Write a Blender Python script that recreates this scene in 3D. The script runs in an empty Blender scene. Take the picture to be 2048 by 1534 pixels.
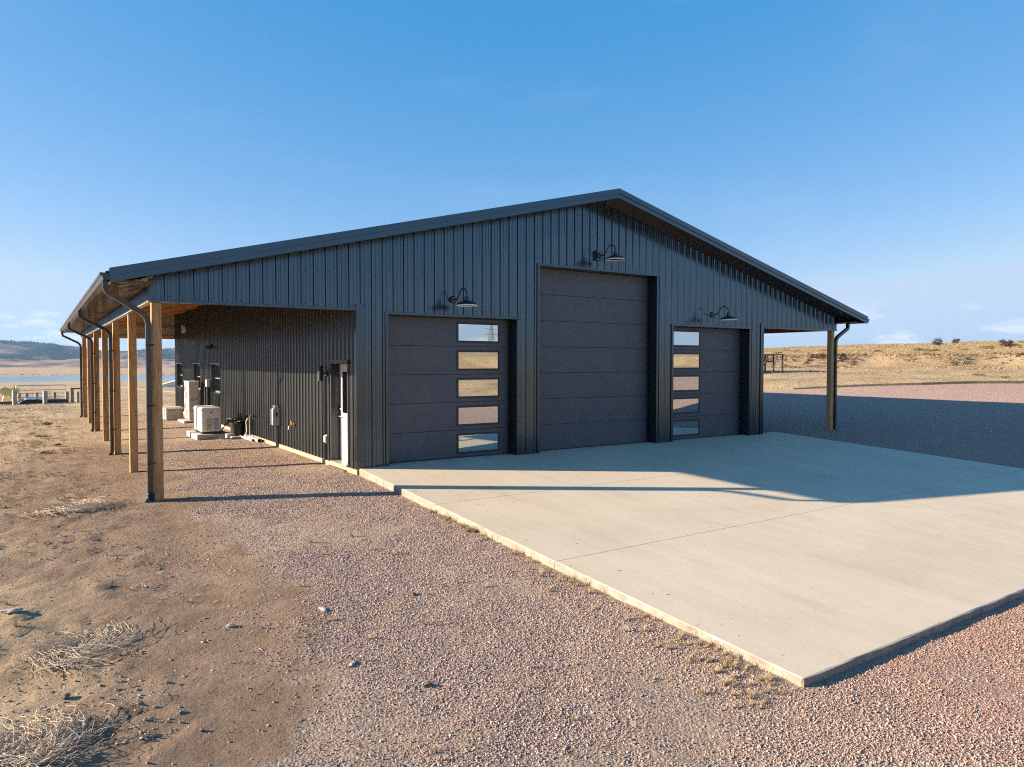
import bpy, math, random
import numpy as np
from mathutils import Vector, Matrix
R = math.radians
random.seed(7); RNG = np.random.default_rng(11)
sc = bpy.context.scene
COL = sc.collection

# ------------------------------------------------------------------ camera, sky, sun, exposure
CAM = (-5.162, -13.184, 2.053)
cd = bpy.data.cameras.new('camera'); cam = bpy.data.objects.new('camera', cd); COL.objects.link(cam)
cam.location = CAM
cam.rotation_euler = (R(90) - 0.0293, -0.0009, -0.5853)
cd.sensor_width = 36.0; cd.lens = 1433.6 / 2048 * 36.0; cd.clip_start = 0.05; cd.clip_end = 30000
sc.camera = cam
SUN_EL, SUN_AZ = R(17.2), R(62.0)            # azimuth measured from +Y towards -X
to_sun = Vector((-math.sin(SUN_AZ) * math.cos(SUN_EL), math.cos(SUN_AZ) * math.cos(SUN_EL), math.sin(SUN_EL)))
sd = bpy.data.lights.new('sun', 'SUN'); sun = bpy.data.objects.new('sun', sd); COL.objects.link(sun)
sd.energy = 4.8; sd.angle = R(0.53); sd.color = (1.0, 0.845, 0.65)
sun.rotation_euler = to_sun.to_track_quat('Z', 'Y').to_euler(); sun.location = (0, 0, 60)
w = bpy.data.worlds.new('World'); sc.world = w; w.use_nodes = True
nt = w.node_tree; N = nt.nodes; L = nt.links; N.clear()
sky = N.new('ShaderNodeTexSky'); sky.sky_type = 'NISHITA'; sky.sun_disc = False
sky.sun_elevation = SUN_EL; sky.sun_rotation = -SUN_AZ; sky.altitude = 900
sky.air_density = 1.0; sky.dust_density = 0.25; sky.ozone_density = 1.6
tc = N.new('ShaderNodeTexCoord'); sep = N.new('ShaderNodeSeparateXYZ'); L.new(tc.outputs['Generated'], sep.inputs[0])
def wmath(op, a, b=None, c=None, clamp=False):
    n = N.new('ShaderNodeMath'); n.operation = op; n.use_clamp = clamp
    for i, v in enumerate((a, b, c)):
        if v is None: continue
        if isinstance(v, (int, float)): n.inputs[i].default_value = v
        else: L.new(v, n.inputs[i])
    return n.outputs[0]
def wnoise(scale_vec, scale, detail, off=(0, 0, 0)):
    m = N.new('ShaderNodeMapping'); m.inputs['Scale'].default_value = scale_vec; m.inputs['Location'].default_value = off
    L.new(tc.outputs['Generated'], m.inputs[0])
    n = N.new('ShaderNodeTexNoise'); n.inputs['Scale'].default_value = scale; n.inputs['Detail'].default_value = detail
    n.inputs['Roughness'].default_value = 0.55
    L.new(m.outputs[0], n.inputs[0]); return n.outputs['Fac']
def ramp01(v, a, b):
    n = N.new('ShaderNodeMapRange'); n.interpolation_type = 'SMOOTHSTEP'
    n.inputs['From Min'].default_value = a; n.inputs['From Max'].default_value = b
    L.new(v, n.inputs['Value']); return n.outputs[0]
z = sep.outputs['Z']
band = wmath('MULTIPLY', ramp01(z, -0.01, 0.02), wmath('SUBTRACT', 1.0, ramp01(z, 0.035, 0.085)))
cum = ramp01(wnoise((1, 1, 3.0), 13.0, 7, (3.1, 1.7, 0.35)), 0.50, 0.70)
cir = wmath('MULTIPLY', ramp01(wnoise((1, 2.2, 4.5), 2.4, 5, (0.4, 2.2, 0)), 0.52, 0.85), 0.06)
cloud = wmath('ADD', wmath('MULTIPLY', wmath('MULTIPLY', cum, band), 0.75), cir, clamp=True)
lum = N.new('ShaderNodeMix'); lum.data_type = 'RGBA'
# one even colour grade of the whole dome (strong blue, soft horizon)
gr1 = N.new('ShaderNodeVectorMath'); gr1.operation = 'MULTIPLY_ADD'; L.new(sky.outputs[0], gr1.inputs[0])
gr1.inputs[1].default_value = (0.53, 0.350, 0.275); gr1.inputs[2].default_value = (-0.29, 0.43, 1.38)
hs = N.new('ShaderNodeVectorMath'); hs.operation = 'MAXIMUM'; hs.inputs[1].default_value = (0.20, 0.05, 0.05); L.new(gr1.outputs[0], hs.inputs[0])
hs0 = hs; hs = N.new('ShaderNodeVectorMath'); hs.operation = 'MINIMUM'; hs.inputs[1].default_value = (1.75, 2.22, 2.85); L.new(hs0.outputs[0], hs.inputs[0])
L.new(cloud, lum.inputs['Factor']); L.new(hs.outputs[0], lum.inputs[6]); lum.inputs[7].default_value = (3.45, 3.45, 3.55, 1)
bg = N.new('ShaderNodeBackground'); bg.inputs['Strength'].default_value = 0.112
L.new(lum.outputs[2], bg.inputs['Color'])
wo = N.new('ShaderNodeOutputWorld'); L.new(bg.outputs[0], wo.inputs['Surface'])
vs = sc.view_settings; vs.view_transform = 'Standard'; vs.look = 'None'; vs.exposure = 1.58; vs.gamma = 1.0; vs.use_curve_mapping = False
sc.render.engine = 'CYCLES'
cy = sc.cycles; cy.use_denoising = False; cy.use_adaptive_sampling = True; cy.adaptive_threshold = 0.008
cy.max_bounces = 6; cy.diffuse_bounces = 3; cy.glossy_bounces = 3; cy.transmission_bounces = 2; cy.volume_bounces = 0; cy.transparent_max_bounces = 6
cy.filter_width = 1.1; cy.caustics_reflective = False; cy.caustics_refractive = False

# ------------------------------------------------------------------ building dimensions (metres)
W, D = 12.18, 21.9                 # enclosed part, front wall on y = 0, left wall on x = 0
XL, XR = -3.58, 15.74              # ends of the gable over the two lean-tos
H = 3.08                           # underside of the lean-to headers
XA, SL = 6.09, 0.25                # ridge position and roof slope
def under(x): return 5.86 - SL * abs(x - XA)      # underside of the rake soffit
BAY = 3.63
DOORS = [(0.62, 3.70, 3.0), (4.295, 7.975, 4.232), (8.55, 11.6, 3.0)]
REC = 0.28
SLAB_X0, SLAB_X1, SLAB_Y1 = 0.0, 13.06, -9.7
def slab_z(x, y): return 0.054 * np.minimum(y, 0) * (1 - 0.01 * x)

# ------------------------------------------------------------------ numpy noise
def _hash(ix, iy, seed):
    n = (ix.astype(np.int64) * 374761393 + iy.astype(np.int64) * 668265263 + seed * 1442695041) & 0xffffffff
    n = ((n ^ (n >> 13)) * 1274126177) & 0xffffffff
    return ((n ^ (n >> 16)) & 0xffffff) / float(0xffffff)
def vnoise(x, y, seed=0):
    x = np.asarray(x, float); y = np.asarray(y, float)
    ix = np.floor(x); iy = np.floor(y); fx = x - ix; fy = y - iy
    fx = fx * fx * fx * (fx * (fx * 6 - 15) + 10); fy = fy * fy * fy * (fy * (fy * 6 - 15) + 10)
    a = _hash(ix, iy, seed); b = _hash(ix + 1, iy, seed); c = _hash(ix, iy + 1, seed); d = _hash(ix + 1, iy + 1, seed)
    return (a + (b - a) * fx) * (1 - fy) + (c + (d - c) * fx) * fy
def fbm(x, y, o=4, seed=0, gain=0.5):
    s = 0; a = 1; t = 0
    for i in range(o):
        s = s + a * (vnoise(x * 2 ** i + 17.3 * i, y * 2 ** i - 9.1 * i, seed + i) - 0.5); t += a; a *= gain
    return s / t * 2
def sst(v, a, b):
    t = np.clip((np.asarray(v, float) - a) / (b - a), 0, 1); return t * t * (3 - 2 * t)

# ------------------------------------------------------------------ terrain functions
_gy = np.array([-9.2, -8.7, -8.35, -8.2, -7.85, -7.2, -6.65, -5.8, -5.0, -3.9, -2.8, -1.2, 0.3, 1.9, 4.3, 9.4, 22.0])
_gx = np.array([-9.0, -6.0, -4.7, -4.1, -3.65, -3.35, -3.0, -2.75, -2.8, -2.85, -3.1, -3.3, -2.95, -3.0, -2.9, -2.75, -2.6])
_yt = np.array([-180, -150, -100, -63, -35, -12, -5, 0, 7, 15, 22, 30, 40, 50, 70, 90, 180.0])
_yr = np.array([34, 32, 28, 25, 33, 42.5, 35.7, 32.3, 28.8, 26.1, 24.5, 23.2, 22.4, 22.3, 26, 30, 34.0])
def yard_d(x, y):
    th = np.degrees(np.arctan2(y + 2, x - 5)); r = np.hypot(x - 5, y + 2)
    wgt = sst(th, -165, -135) * (1 - sst(th, 50, 74))
    return r - np.interp(th, _yt, _yr), wgt, th
def gravel_mask(x, y):
    x = np.asarray(x, float); y = np.asarray(y, float)
    edge = x - np.interp(y, _gy, _gx) + 1.25 * fbm(x * 0.75, y * 0.75, 5, 31, 0.6)
    m = sst(edge, -0.8, 1.1)
    d, wgt, th = yard_d(x, y)
    m = m * (1 - sst(d + 0.5 * fbm(x * 0.6, y * 0.6, 3, 5), -0.4, 0.4))
    m = m * (1 - sst(y + fbm(x * .5, y * .5, 3, 8) * 1.5, 20, 23) * (x < 13))
    return m
def ground_z(x, y):
    x = np.asarray(x, float); y = np.asarray(y, float)
    ny = np.clip(-y, 0, None); dn = 11.5 * (1 - np.exp(-ny / 11.5 * 1.0)) * 1.0
    dn = np.where(ny < 10.5, ny, 10.5 + (1 - np.exp(-(ny - 10.5) / 3.0)) * 1.0)
    drop = -0.054 * dn
    wl = 1 - sst(x, 13, 22)
    left = -0.12 + 0.005 * np.minimum(ny, 10) - 0.04 * np.clip(-x, 0, 3.5)
    right = -0.04 + (0.078 * np.clip(x - 16.5, 0, 12) + 0.045 * np.clip(x - 28.5, 0, 4)) * (1 - sst(y, 35, 110))
    base = np.where(x < 6, left, np.where(x < 13.1, -0.05, right))
    zz = base + drop * wl * (1 - 0.01 * np.clip(x, 0, 13))
    # the field north of the barn drops towards the lake
    north = np.clip(y - 24, 0, None)
    dz = np.where(north < 16, -0.0182 * north, -0.29 - 0.0208 * (north - 16))
    dz = np.maximum(dz, -11.75 - 1.15 * sst(x, -45, 25))
    far = sst(y, 835, 872) * 1.6 + np.clip(y - 872, 0, 1200) * 0.0016
    west = -0.02 * np.clip(-x - 40, 0, 200)
    d, wgt, th = yard_d(x, y)
    nw = 1 - wgt
    zz = zz + (dz + far + np.where(y < 500, west, 0)) * nw
    dd = np.clip(d, 0, None)
    bump = 0.7 * fbm(x * 0.03, y * 0.03, 3, 3) * sst(dd, 25, 70)
    bank = 22 + 5 * fbm(x * 0.05, y * 0.05, 3, 77) + 0.9 * fbm(x * 0.3, y * 0.3, 3, 78)
    hill = 0.028 * np.minimum(dd, 40) + 0.9 * sst(dd, bank, bank + 1.6) + 0.034 * np.clip(dd - 40, 0, 48) - 0.05 * np.clip(dd - 100, 0, 150) + bump
    zz = zz + hill * wgt * (dd > 0)
    # relief
    g = gravel_mask(x, y)
    rel = 0.075 * fbm(x * 0.33, y * 0.33, 3, 41) * sst(-x, 3.9, 6.0) + 0.022 * fbm(x * 1.6, y * 1.6, 4, 43) * (1 - 0.6 * g) * sst(-x, 1.0, 3.2) + 0.012 * fbm(x * 2.3, y * 2.3, 3, 44) * g
    lumps = 0.06 * np.abs(fbm(x * 4.1, y * 4.1, 3, 51)) * (1 - g) * sst(-x, 3.6, 4.6)
    zz = zz + rel + lumps + 0.10 * fbm(x * 0.5, y * 0.5, 3, 46) * sst(d, 1, 8) * wgt
    # nothing of the sheet shows inside the slab or the building
    inside = (x > 0.12) & (x < 13.0) & (y > -9.58) & (y < 21.6)
    sl = slab_z(x, y) - 0.45
    return np.where(inside, np.minimum(sl, zz - 0.3), zz)

# ------------------------------------------------------------------ mesh helpers
def tag(o, label=None, cat=None, group=None, kind=None):
    if label: o['label'] = label
    if cat: o['category'] = cat
    if group: o['group'] = group
    if kind: o['kind'] = kind
    return o
def empty(name, loc=(0, 0, 0), rz=0.0):
    o = bpy.data.objects.new(name, None); COL.objects.link(o); o.location = loc; o.rotation_euler = (0, 0, rz); o.empty_display_size = 0.2
    return o
def link(name, me, parent=None):
    o = bpy.data.objects.new(name, me); COL.objects.link(o)
    if parent is not None: o.parent = parent
    return o
class MB:
    def __init__(s): s.v = []; s.f = []
    def add(s, vs, fs):
        b = len(s.v); s.v += [tuple(p) for p in vs]; s.f += [tuple(i + b for i in f) for f in fs]; return s
    def box(s, x0, x1, y0, y1, z0, z1, c=0.0):
        if c <= 0:
            vs = [(x, y, z) for x in (x0, x1) for y in (y0, y1) for z in (z0, z1)]
            return s.add(vs, [(0, 1, 3, 2), (4, 6, 7, 5), (0, 4, 5, 1), (2, 3, 7, 6), (0, 2, 6, 4), (1, 5, 7, 3)])
        # chamfered box as convex hull rings
        vs = []; X, Y, Z = (x0, x1), (y0, y1), (z0, z1)
        idx = {}
        for i in (0, 1):
            for j in (0, 1):
                for k in (0, 1):
                    sx, sy, sz = (1 - 2 * i) * c, (1 - 2 * j) * c, (1 - 2 * k) * c
                    p = (X[i], Y[j], Z[k])
                    for a, q in enumerate(((p[0], p[1] + sy, p[2] + sz), (p[0] + sx, p[1], p[2] + sz), (p[0] + sx, p[1] + sy, p[2]))):
                        idx[(i, j, k, a)] = len(vs); vs.append(q)
        fs = []
        I = lambda i, j, k, a: idx[(i, j, k, a)]
        for i in (0, 1):
            fs.append([I(i, 0, 0, 0), I(i, 1, 0, 0), I(i, 1, 1, 0), I(i, 0, 1, 0)][::(-1 if i == 0 else 1)])
            fs.append([I(0, i, 0, 1), I(1, i, 0, 1), I(1, i, 1, 1), I(0, i, 1, 1)][::(1 if i == 0 else -1)])
            fs.append([I(0, 0, i, 2), I(1, 0, i, 2), I(1, 1, i, 2), I(0, 1, i, 2)][::(-1 if i == 0 else 1)])
        for i in (0, 1):
            for j in (0, 1):
                fs.append([I(i, j, 0, 0), I(i, j, 1, 0), I(i, j, 1, 1), I(i, j, 0, 1)])
                fs.append([I(i, 0, j, 0), I(i, 1, j, 0), I(i, 1, j, 2), I(i, 0, j, 2)])
                fs.append([I(0, i, j, 1), I(1, i, j, 1), I(1, i, j, 2), I(0, i, j, 2)])
                for k in (0, 1): fs.append([I(i, j, k, 0), I(i, j, k, 1), I(i, j, k, 2)])
        return s.add(vs, fs)
    def prism(s, poly, ax, a, b):
        # poly: 2-D outline in the other two axes (cyclic order), extruded along axis ax from a to b
        def P(u, v, t):
            return (t, u, v) if ax == 0 else ((u, t, v) if ax == 1 else (u, v, t))
        n = len(poly); vs = [P(u, v, a) for u, v in poly] + [P(u, v, b) for u, v in poly]
        fs = [tuple(range(n)), tuple(range(2 * n - 1, n - 1, -1))] + [(i, i + n, (i + 1) % n + n, (i + 1) % n) for i in range(n)]
        return s.add(vs, fs)
    def beam(s, p, q, w_, h_, up=(0, 0, 1)):
        p = Vector(p); q = Vector(q); d = (q - p).normalized(); u = Vector(up)
        r = d.cross(u)
        if r.length < 1e-4: r = d.cross(Vector((1, 0, 0)))
        r.normalize(); u = r.cross(d).normalized()
        vs = []
        for e in (p, q):
            for a, b in ((-1, -1), (1, -1), (1, 1), (-1, 1)): vs.append(e + r * (a * w_ / 2) + u * (b * h_ / 2))
        return s.add(vs, [(0, 1, 2, 3), (7, 6, 5, 4), (0, 4, 5, 1), (1, 5, 6, 2), (2, 6, 7, 3), (3, 7, 4, 0)])
    def tube(s, path, r, n=8, caps=True):
        path = [Vector(p) for p in path]; m = len(path); rr = r if isinstance(r, (list, tuple)) else [r] * m
        t0 = (path[1] - path[0]).normalized(); nrm = t0.orthogonal().normalized(); vs = []
        for i, p in enumerate(path):
            t = (path[min(i + 1, m - 1)] - path[max(i - 1, 0)]).normalized()
            nrm = (nrm - t * nrm.dot(t))
            nrm = nrm.normalized() if nrm.length > 1e-6 else t.orthogonal().normalized()
            b = t.cross(nrm)
            for k in range(n):
                a = 2 * math.pi * k / n; vs.append(p + (nrm * math.cos(a) + b * math.sin(a)) * rr[i])
        fs = [(i * n + k, i * n + (k + 1) % n, (i + 1) * n + (k + 1) % n, (i + 1) * n + k) for i in range(m - 1) for k in range(n)]
        if caps: fs += [tuple(range(n - 1, -1, -1)), tuple((m - 1) * n + k for k in range(n))]
        return s.add(vs, fs)
    def lathe(s, prof, n=24, c=(0, 0, 0), ax=2):
        vs = []
        for r, h in prof:
            for k in range(n):
                a = 2 * math.pi * k / n; u, v = r * math.cos(a), r * math.sin(a)
                p = (u, v, h) if ax == 2 else ((h, u, v) if ax == 0 else (u, h, v))
                vs.append((p[0] + c[0], p[1] + c[1], p[2] + c[2]))
        m = len(prof)
        fs = [(i * n + k, i * n + (k + 1) % n, (i + 1) * n + (k + 1) % n, (i + 1) * n + k) for i in range(m - 1) for k in range(n)]
        if prof[0][0] > 1e-5: fs.append(tuple(range(n - 1, -1, -1)))
        if prof[-1][0] > 1e-5: fs.append(tuple((m - 1) * n + k for k in range(n)))
        return s.add(vs, fs)
    def mesh(s, name, mat, smooth=False):
        me = bpy.data.meshes.new(name); me.from_pydata(s.v, [], s.f); me.update()
        import bmesh
        bm = bmesh.new(); bm.from_mesh(me); bmesh.ops.recalc_face_normals(bm, faces=bm.faces); bm.to_mesh(me); bm.free()
        if mat is not None: me.materials.append(mat)
        if smooth:
            me.polygons.foreach_set('use_smooth', [True] * len(me.polygons))
            try: me.set_sharp_from_angle(angle=R(38))
            except Exception: pass
        return me
    def build(s, name, mat, parent=None, smooth=False): return link(name, s.mesh(name, mat, smooth), parent)
PROF = [(-.030, 0), (-.017, .024), (.015, .024), (.028, 0), (.064, 0), (.069, .006), (.083, .006), (.088, 0), (.140, 0), (.145, .006), (.159, .006), (.164, 0)]
PER = 0.2286
def ribbed(u0, u1, f0, f1, fmap, openings=(), phase=0.0):
    """Strip of ribbed steel from u0 to u1 between f0(u) and f1(u); fmap(u, depth, v) -> point."""
    pts = []
    k = math.floor((u0 - phase) / PER) - 1
    while phase + k * PER < u1 + PER:
        pts += [(phase + k * PER + a, d) for a, d in PROF]; k += 1
    cuts = sorted({u0, u1} | {c for o in openings for c in o[:2] if u0 < c < u1})
    us = [p[0] for p in pts]; dsn = [p[1] for p in pts]
    allu = sorted(set([u for u in us if u0 < u < u1] + cuts))
    dep = np.interp(allu, us, dsn)
    mb = MB()
    for i in range(len(allu) - 1):
        a, b = allu[i], allu[i + 1]
        if b - a < 1e-6: continue
        mid = (a + b) / 2; iv = [(0.0, 1.0)]
        lo_a, hi_a, lo_b, hi_b = f0(a), f1(a), f0(b), f1(b)
        segs = [((lo_a, lo_b), (hi_a, hi_b))]
        for o in openings:
            if not (o[0] < mid < o[1]): continue
            new = []
            for (l, h_) in segs:
                if o[2] > l[0] + 1e-6: new.append((l, (min(o[2], h_[0]), min(o[2], h_[1]))))
                if o[3] < h_[0] - 1e-6: new.append(((max(o[3], l[0]), max(o[3], l[1])), h_))
            segs = new
        for l, h_ in segs:
            if h_[0] - l[0] < 1e-4 and h_[1] - l[1] < 1e-4: continue
            mb.add([fmap(a, dep[i], l[0]), fmap(b, dep[i + 1], l[1]), fmap(b, dep[i + 1], h_[1]), fmap(a, dep[i], h_[0])], [(0, 1, 2, 3)])
    return mb
def raw(mb, name, mat, parent):
    me = bpy.data.meshes.new(name); me.from_pydata(mb.v, [], mb.f); me.update(); me.materials.append(mat)
    return link(name, me, parent)

# ------------------------------------------------------------------ materials
def M(name):
    m = bpy.data.materials.new(name); m.use_nodes = True
    return m, m.node_tree.nodes, m.node_tree.links, m.node_tree.nodes['Principled BSDF']
class NB:
    def __init__(s, m): s.N = m.node_tree.nodes; s.L = m.node_tree.links
    def n(s, t, **k):
        o = s.N.new(t)
        for a, b in k.items(): setattr(o, a, b)
        return o
    def coord(s, kind='Object', scale=(1, 1, 1)):
        c = s.n('ShaderNodeTexCoord'); m = s.n('ShaderNodeMapping'); m.inputs['Scale'].default_value = scale
        s.L.new(c.outputs[kind], m.inputs[0]); return m.outputs[0]
    def pos(s, scale=(1, 1, 1)):
        c = s.n('ShaderNodeNewGeometry'); m = s.n('ShaderNodeMapping'); m.inputs['Scale'].default_value = scale
        s.L.new(c.outputs['Position'], m.inputs[0]); return m.outputs[0]
    def noise(s, vec, scale, detail=4, rough=0.55, dist=0.0):
        o = s.n('ShaderNodeTexNoise'); o.inputs['Scale'].default_value = scale; o.inputs['Detail'].default_value = detail
        o.inputs['Roughness'].default_value = rough; o.inputs['Distortion'].default_value = dist
        s.L.new(vec, o.inputs['Vector']); return o.outputs['Fac']
    def ramp(s, fac, stops):
        o = s.n('ShaderNodeValToRGB'); e = o.color_ramp.elements
        while len(e) < len(stops): e.new(0.5)
        for i, (p, c) in enumerate(stops): e[i].position = p; e[i].color = (*c, 1) if len(c) == 3 else c
        s.L.new(fac, o.inputs[0]); return o.outputs[0]
    def mapr(s, v, a, b, c=0.0, d=1.0, smooth=True):
        o = s.n('ShaderNodeMapRange'); o.interpolation_type = 'SMOOTHSTEP' if smooth else 'LINEAR'
        for i, q in enumerate((a, b, c, d)): o.inputs[i + 1].default_value = q
        s.L.new(v, o.inputs[0]); return o.outputs[0]
    def mix(s, f, a, b, mode='MIX'):
        o = s.n('ShaderNodeMix', data_type='RGBA', blend_type=mode)
        for i, v in ((0, f), (6, a), (7, b)):
            if isinstance(v, (int, float)): o.inputs[i].default_value = v
            elif isinstance(v, tuple): o.inputs[i].default_value = (*v, 1) if len(v) == 3 else v
            else: s.L.new(v, o.inputs[i])
        return o.outputs[2]
    def math(s, op, a, b=0.0):
        o = s.n('ShaderNodeMath', operation=op)
        for i, v in enumerate((a, b)):
            if isinstance(v, (int, float)): o.inputs[i].default_value = v
            else: s.L.new(v, o.inputs[i])
        return o.outputs[0]
    def attr(s, name, kind='GEOMETRY'):
        o = s.n('ShaderNodeAttribute', attribute_name=name, attribute_type=kind); return o.outputs['Fac']
    def bump(s, h, dist, strength=1.0, nrm=None):
        o = s.n('ShaderNodeBump'); o.inputs['Distance'].default_value = dist; o.inputs['Strength'].default_value = strength
        s.L.new(h, o.inputs['Height'])
        if nrm is not None: s.L.new(nrm, o.inputs['Normal'])
        return o.outputs[0]
def paint(name, col, rough=0.4, metal=0.0, var=0.12, scale=6.0, bump=0.0, bscale=60.0, spec=0.5, dirt=0.0):
    m, n, l, b = M(name); k = NB(m); v = k.pos()
    c1 = tuple(x * (1 - var) for x in col); c2 = tuple(min(1, x * (1 + var)) for x in col)
    c = k.ramp(k.noise(v, scale, 5), [(0.3, c1), (0.7, c2)])
    if dirt > 0:
        c = k.mix(k.math('MULTIPLY', k.mapr(k.noise(v, 2.3, 7, 0.65), 0.52, 0.75), dirt), c, (0.27, 0.2, 0.14))
    l.new(c, b.inputs['Base Color']); b.inputs['Metallic'].default_value = metal; b.inputs['Specular IOR Level'].default_value = spec
    l.new(k.mapr(k.noise(v, scale * 1.7, 4), 0.2, 0.8, rough * 0.85, rough * 1.2), b.inputs['Roughness'])
    if bump > 0: l.new(k.bump(k.noise(v, bscale, 4), bump), b.inputs['Normal'])
    return m
def mat_siding(name, col, rough, spec=0.5, ior=1.5):
    m, n, l, b = M(name); k = NB(m); v = k.pos()
    dust = k.mapr(k.noise(k.pos((3, 3, .6)), 1.1, 6, 0.6), 0.45, 0.8)
    c = k.mix(k.math('MULTIPLY', dust, 0.10), col, (0.07, 0.062, 0.056))
    l.new(c, b.inputs['Base Color']); b.inputs['Specular IOR Level'].default_value = spec; b.inputs['IOR'].default_value = ior; b.inputs['Specular Tint'].default_value = (0.56, 0.80, 1.0, 1)
    l.new(k.mapr(k.noise(v, 1.4, 5), 0.25, 0.75, rough * 0.85, rough * 1.2), b.inputs['Roughness'])
    oil = k.noise(k.pos((1.2, 1.2, .5)), 1.7, 2, 0.4)
    l.new(k.bump(oil, 0.005, 0.5), b.inputs['Normal'])
    return m
def mat_wood(name, c1, c2, grain_axis=2, rough=0.75, knots=True, scale=1.0):
    m, n, l, b = M(name); k = NB(m)
    s = [14 * scale] * 3; s[grain_axis] = 0.9 * scale
    oi = k.n('ShaderNodeObjectInfo'); cmb = k.n('ShaderNodeVectorMath', operation='ADD')
    cv = k.n('ShaderNodeCombineXYZ'); l.new(k.math('MULTIPLY', oi.outputs['Random'], 37.0), cv.inputs[0]); l.new(k.math('MULTIPLY', oi.outputs['Random'], 19.0), cv.inputs[2])
    l.new(k.coord('Object', tuple(s)), cmb.inputs[0]); l.new(cv.outputs[0], cmb.inputs[1])
    vec = cmb.outputs[0]
    wob = k.noise(vec, 0.55, 3, 0.5, 1.2)
    rings = k.math('FRACT', k.math('MULTIPLY', wob, 7.0))
    fib = k.noise(vec, 4.5, 5, 0.65)
    f = k.math('ADD', k.math('MULTIPLY', rings, 0.55), k.math('MULTIPLY', fib, 0.5))
    c = k.ramp(f, [(0.2, c1), (0.85, c2)])
    tint = k.mapr(oi.outputs['Random'], 0, 1, 0.78, 1.15, False)
    hv = k.n('ShaderNodeHueSaturation'); l.new(c, hv.inputs['Color']); l.new(tint, hv.inputs['Value'])
    l.new(hv.outputs[0], b.inputs['Base Color']); b.inputs['Roughness'].default_value = rough; b.inputs['Specular IOR Level'].default_value = 0.25
    l.new(k.bump(fib, 0.002), b.inputs['Normal'])
    return m
MAT = {}
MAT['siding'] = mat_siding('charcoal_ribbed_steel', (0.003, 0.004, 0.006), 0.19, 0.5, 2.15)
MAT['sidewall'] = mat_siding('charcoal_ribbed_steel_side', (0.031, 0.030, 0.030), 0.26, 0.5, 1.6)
MAT['trim'] = mat_siding('charcoal_trim_steel', (0.003, 0.004, 0.006), 0.19, 0.5, 2.0)
MAT['soffit'] = paint('bounce_toned_soffit_steel', (0.065, 0.048, 0.037), 0.14, spec=1.0, var=0.1)  # brown base colour stands in for light bounced up from sunlit gravel
MAT['inner'] = paint('pale_back_of_steel', (0.42, 0.40, 0.37), 0.6, var=0.06)
MAT['gutter'] = paint('black_gutter_enamel', (0.020, 0.021, 0.023), 0.24, spec=0.7, var=0.1)
MAT['door'] = paint('charcoal_embossed_door', (0.060, 0.069, 0.084), 0.40, dirt=0.10, var=0.08, bump=0.002, bscale=260.0, spec=0.55)
MAT['doorframe'] = paint('black_plastic_frame', (0.018, 0.018, 0.019), 0.4, var=0.05)
MAT['post'] = mat_wood('treated_timber', (0.34, 0.17, 0.065), (0.62, 0.385, 0.18))
MAT['lumber'] = mat_wood('orange_lumber', (0.42, 0.20, 0.075), (0.62, 0.34, 0.15), 0)
MAT['lumber_y'] = mat_wood('orange_lumber_long', (0.42, 0.20, 0.075), (0.62, 0.34, 0.15), 1)
MAT['skirt'] = mat_wood('yellow_skirt_board', (0.50, 0.345, 0.17), (0.64, 0.47, 0.27), 1)
MAT['oldwood'] = mat_wood('weathered_grey_timber', (0.24, 0.19, 0.155), (0.46, 0.39, 0.33))
MAT['darkwood'] = mat_wood('dark_old_timber', (0.06, 0.05, 0.045), (0.16, 0.13, 0.11))
MAT['whitedoor'] = paint('white_door_paint', (0.78, 0.78, 0.77), 0.35, var=0.03)
MAT['white'] = paint('off_white_enamel', (0.72, 0.70, 0.65), 0.4, var=0.05, dirt=0.12)
MAT['beige'] = paint('beige_enamel', (0.60, 0.56, 0.49), 0.45, var=0.05, dirt=0.15)
MAT['grey'] = paint('grey_enamel', (0.42, 0.43, 0.43), 0.45, var=0.06, dirt=0.1)
MAT['pvc'] = paint('grey_pvc', (0.33, 0.35, 0.36), 0.5, var=0.1, dirt=0.2)
MAT['black'] = paint('black_plastic', (0.012, 0.012, 0.013), 0.45, var=0.1)
MAT['slot'] = paint('dark_louvre_slot', (0.16, 0.155, 0.145), 0.6, var=0.1)
MAT['brass'] = paint('brass_fitting', (0.62, 0.42, 0.2), 0.35, metal=1.0)
MAT['chrome'] = paint('satin_chrome', (0.7, 0.7, 0.7), 0.25, metal=1.0)
MAT['bronze'] = paint('oiled_bronze', (0.10, 0.065, 0.05), 0.22, metal=0.85, var=0.2)
MAT['lampwhite'] = paint('white_lamp_enamel', (0.85, 0.84, 0.8), 0.35, var=0.02)
MAT['galv'] = paint('galvanised_tube', (0.45, 0.43, 0.40), 0.4, metal=0.6, var=0.2, dirt=0.3)
MAT['yellow'] = paint('faded_yellow_paint', (0.80, 0.60, 0.20), 0.5, var=0.15, dirt=0.35)
MAT['rust'] = paint('rusty_steel', (0.22, 0.12, 0.07), 0.7, var=0.3, scale=12)
MAT['tarp'] = paint('blue_grey_tarp', (0.30, 0.35, 0.42), 0.4, var=0.25, scale=3)
MAT['hose'] = paint('green_hose', (0.35, 0.42, 0.12), 0.45, var=0.3, scale=20)
MAT['scrap'] = paint('white_sheet_metal', (0.75, 0.75, 0.74), 0.45, var=0.08)
MAT['bark'] = paint('bark', (0.10, 0.075, 0.055), 0.9, var=0.3, scale=20)

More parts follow.
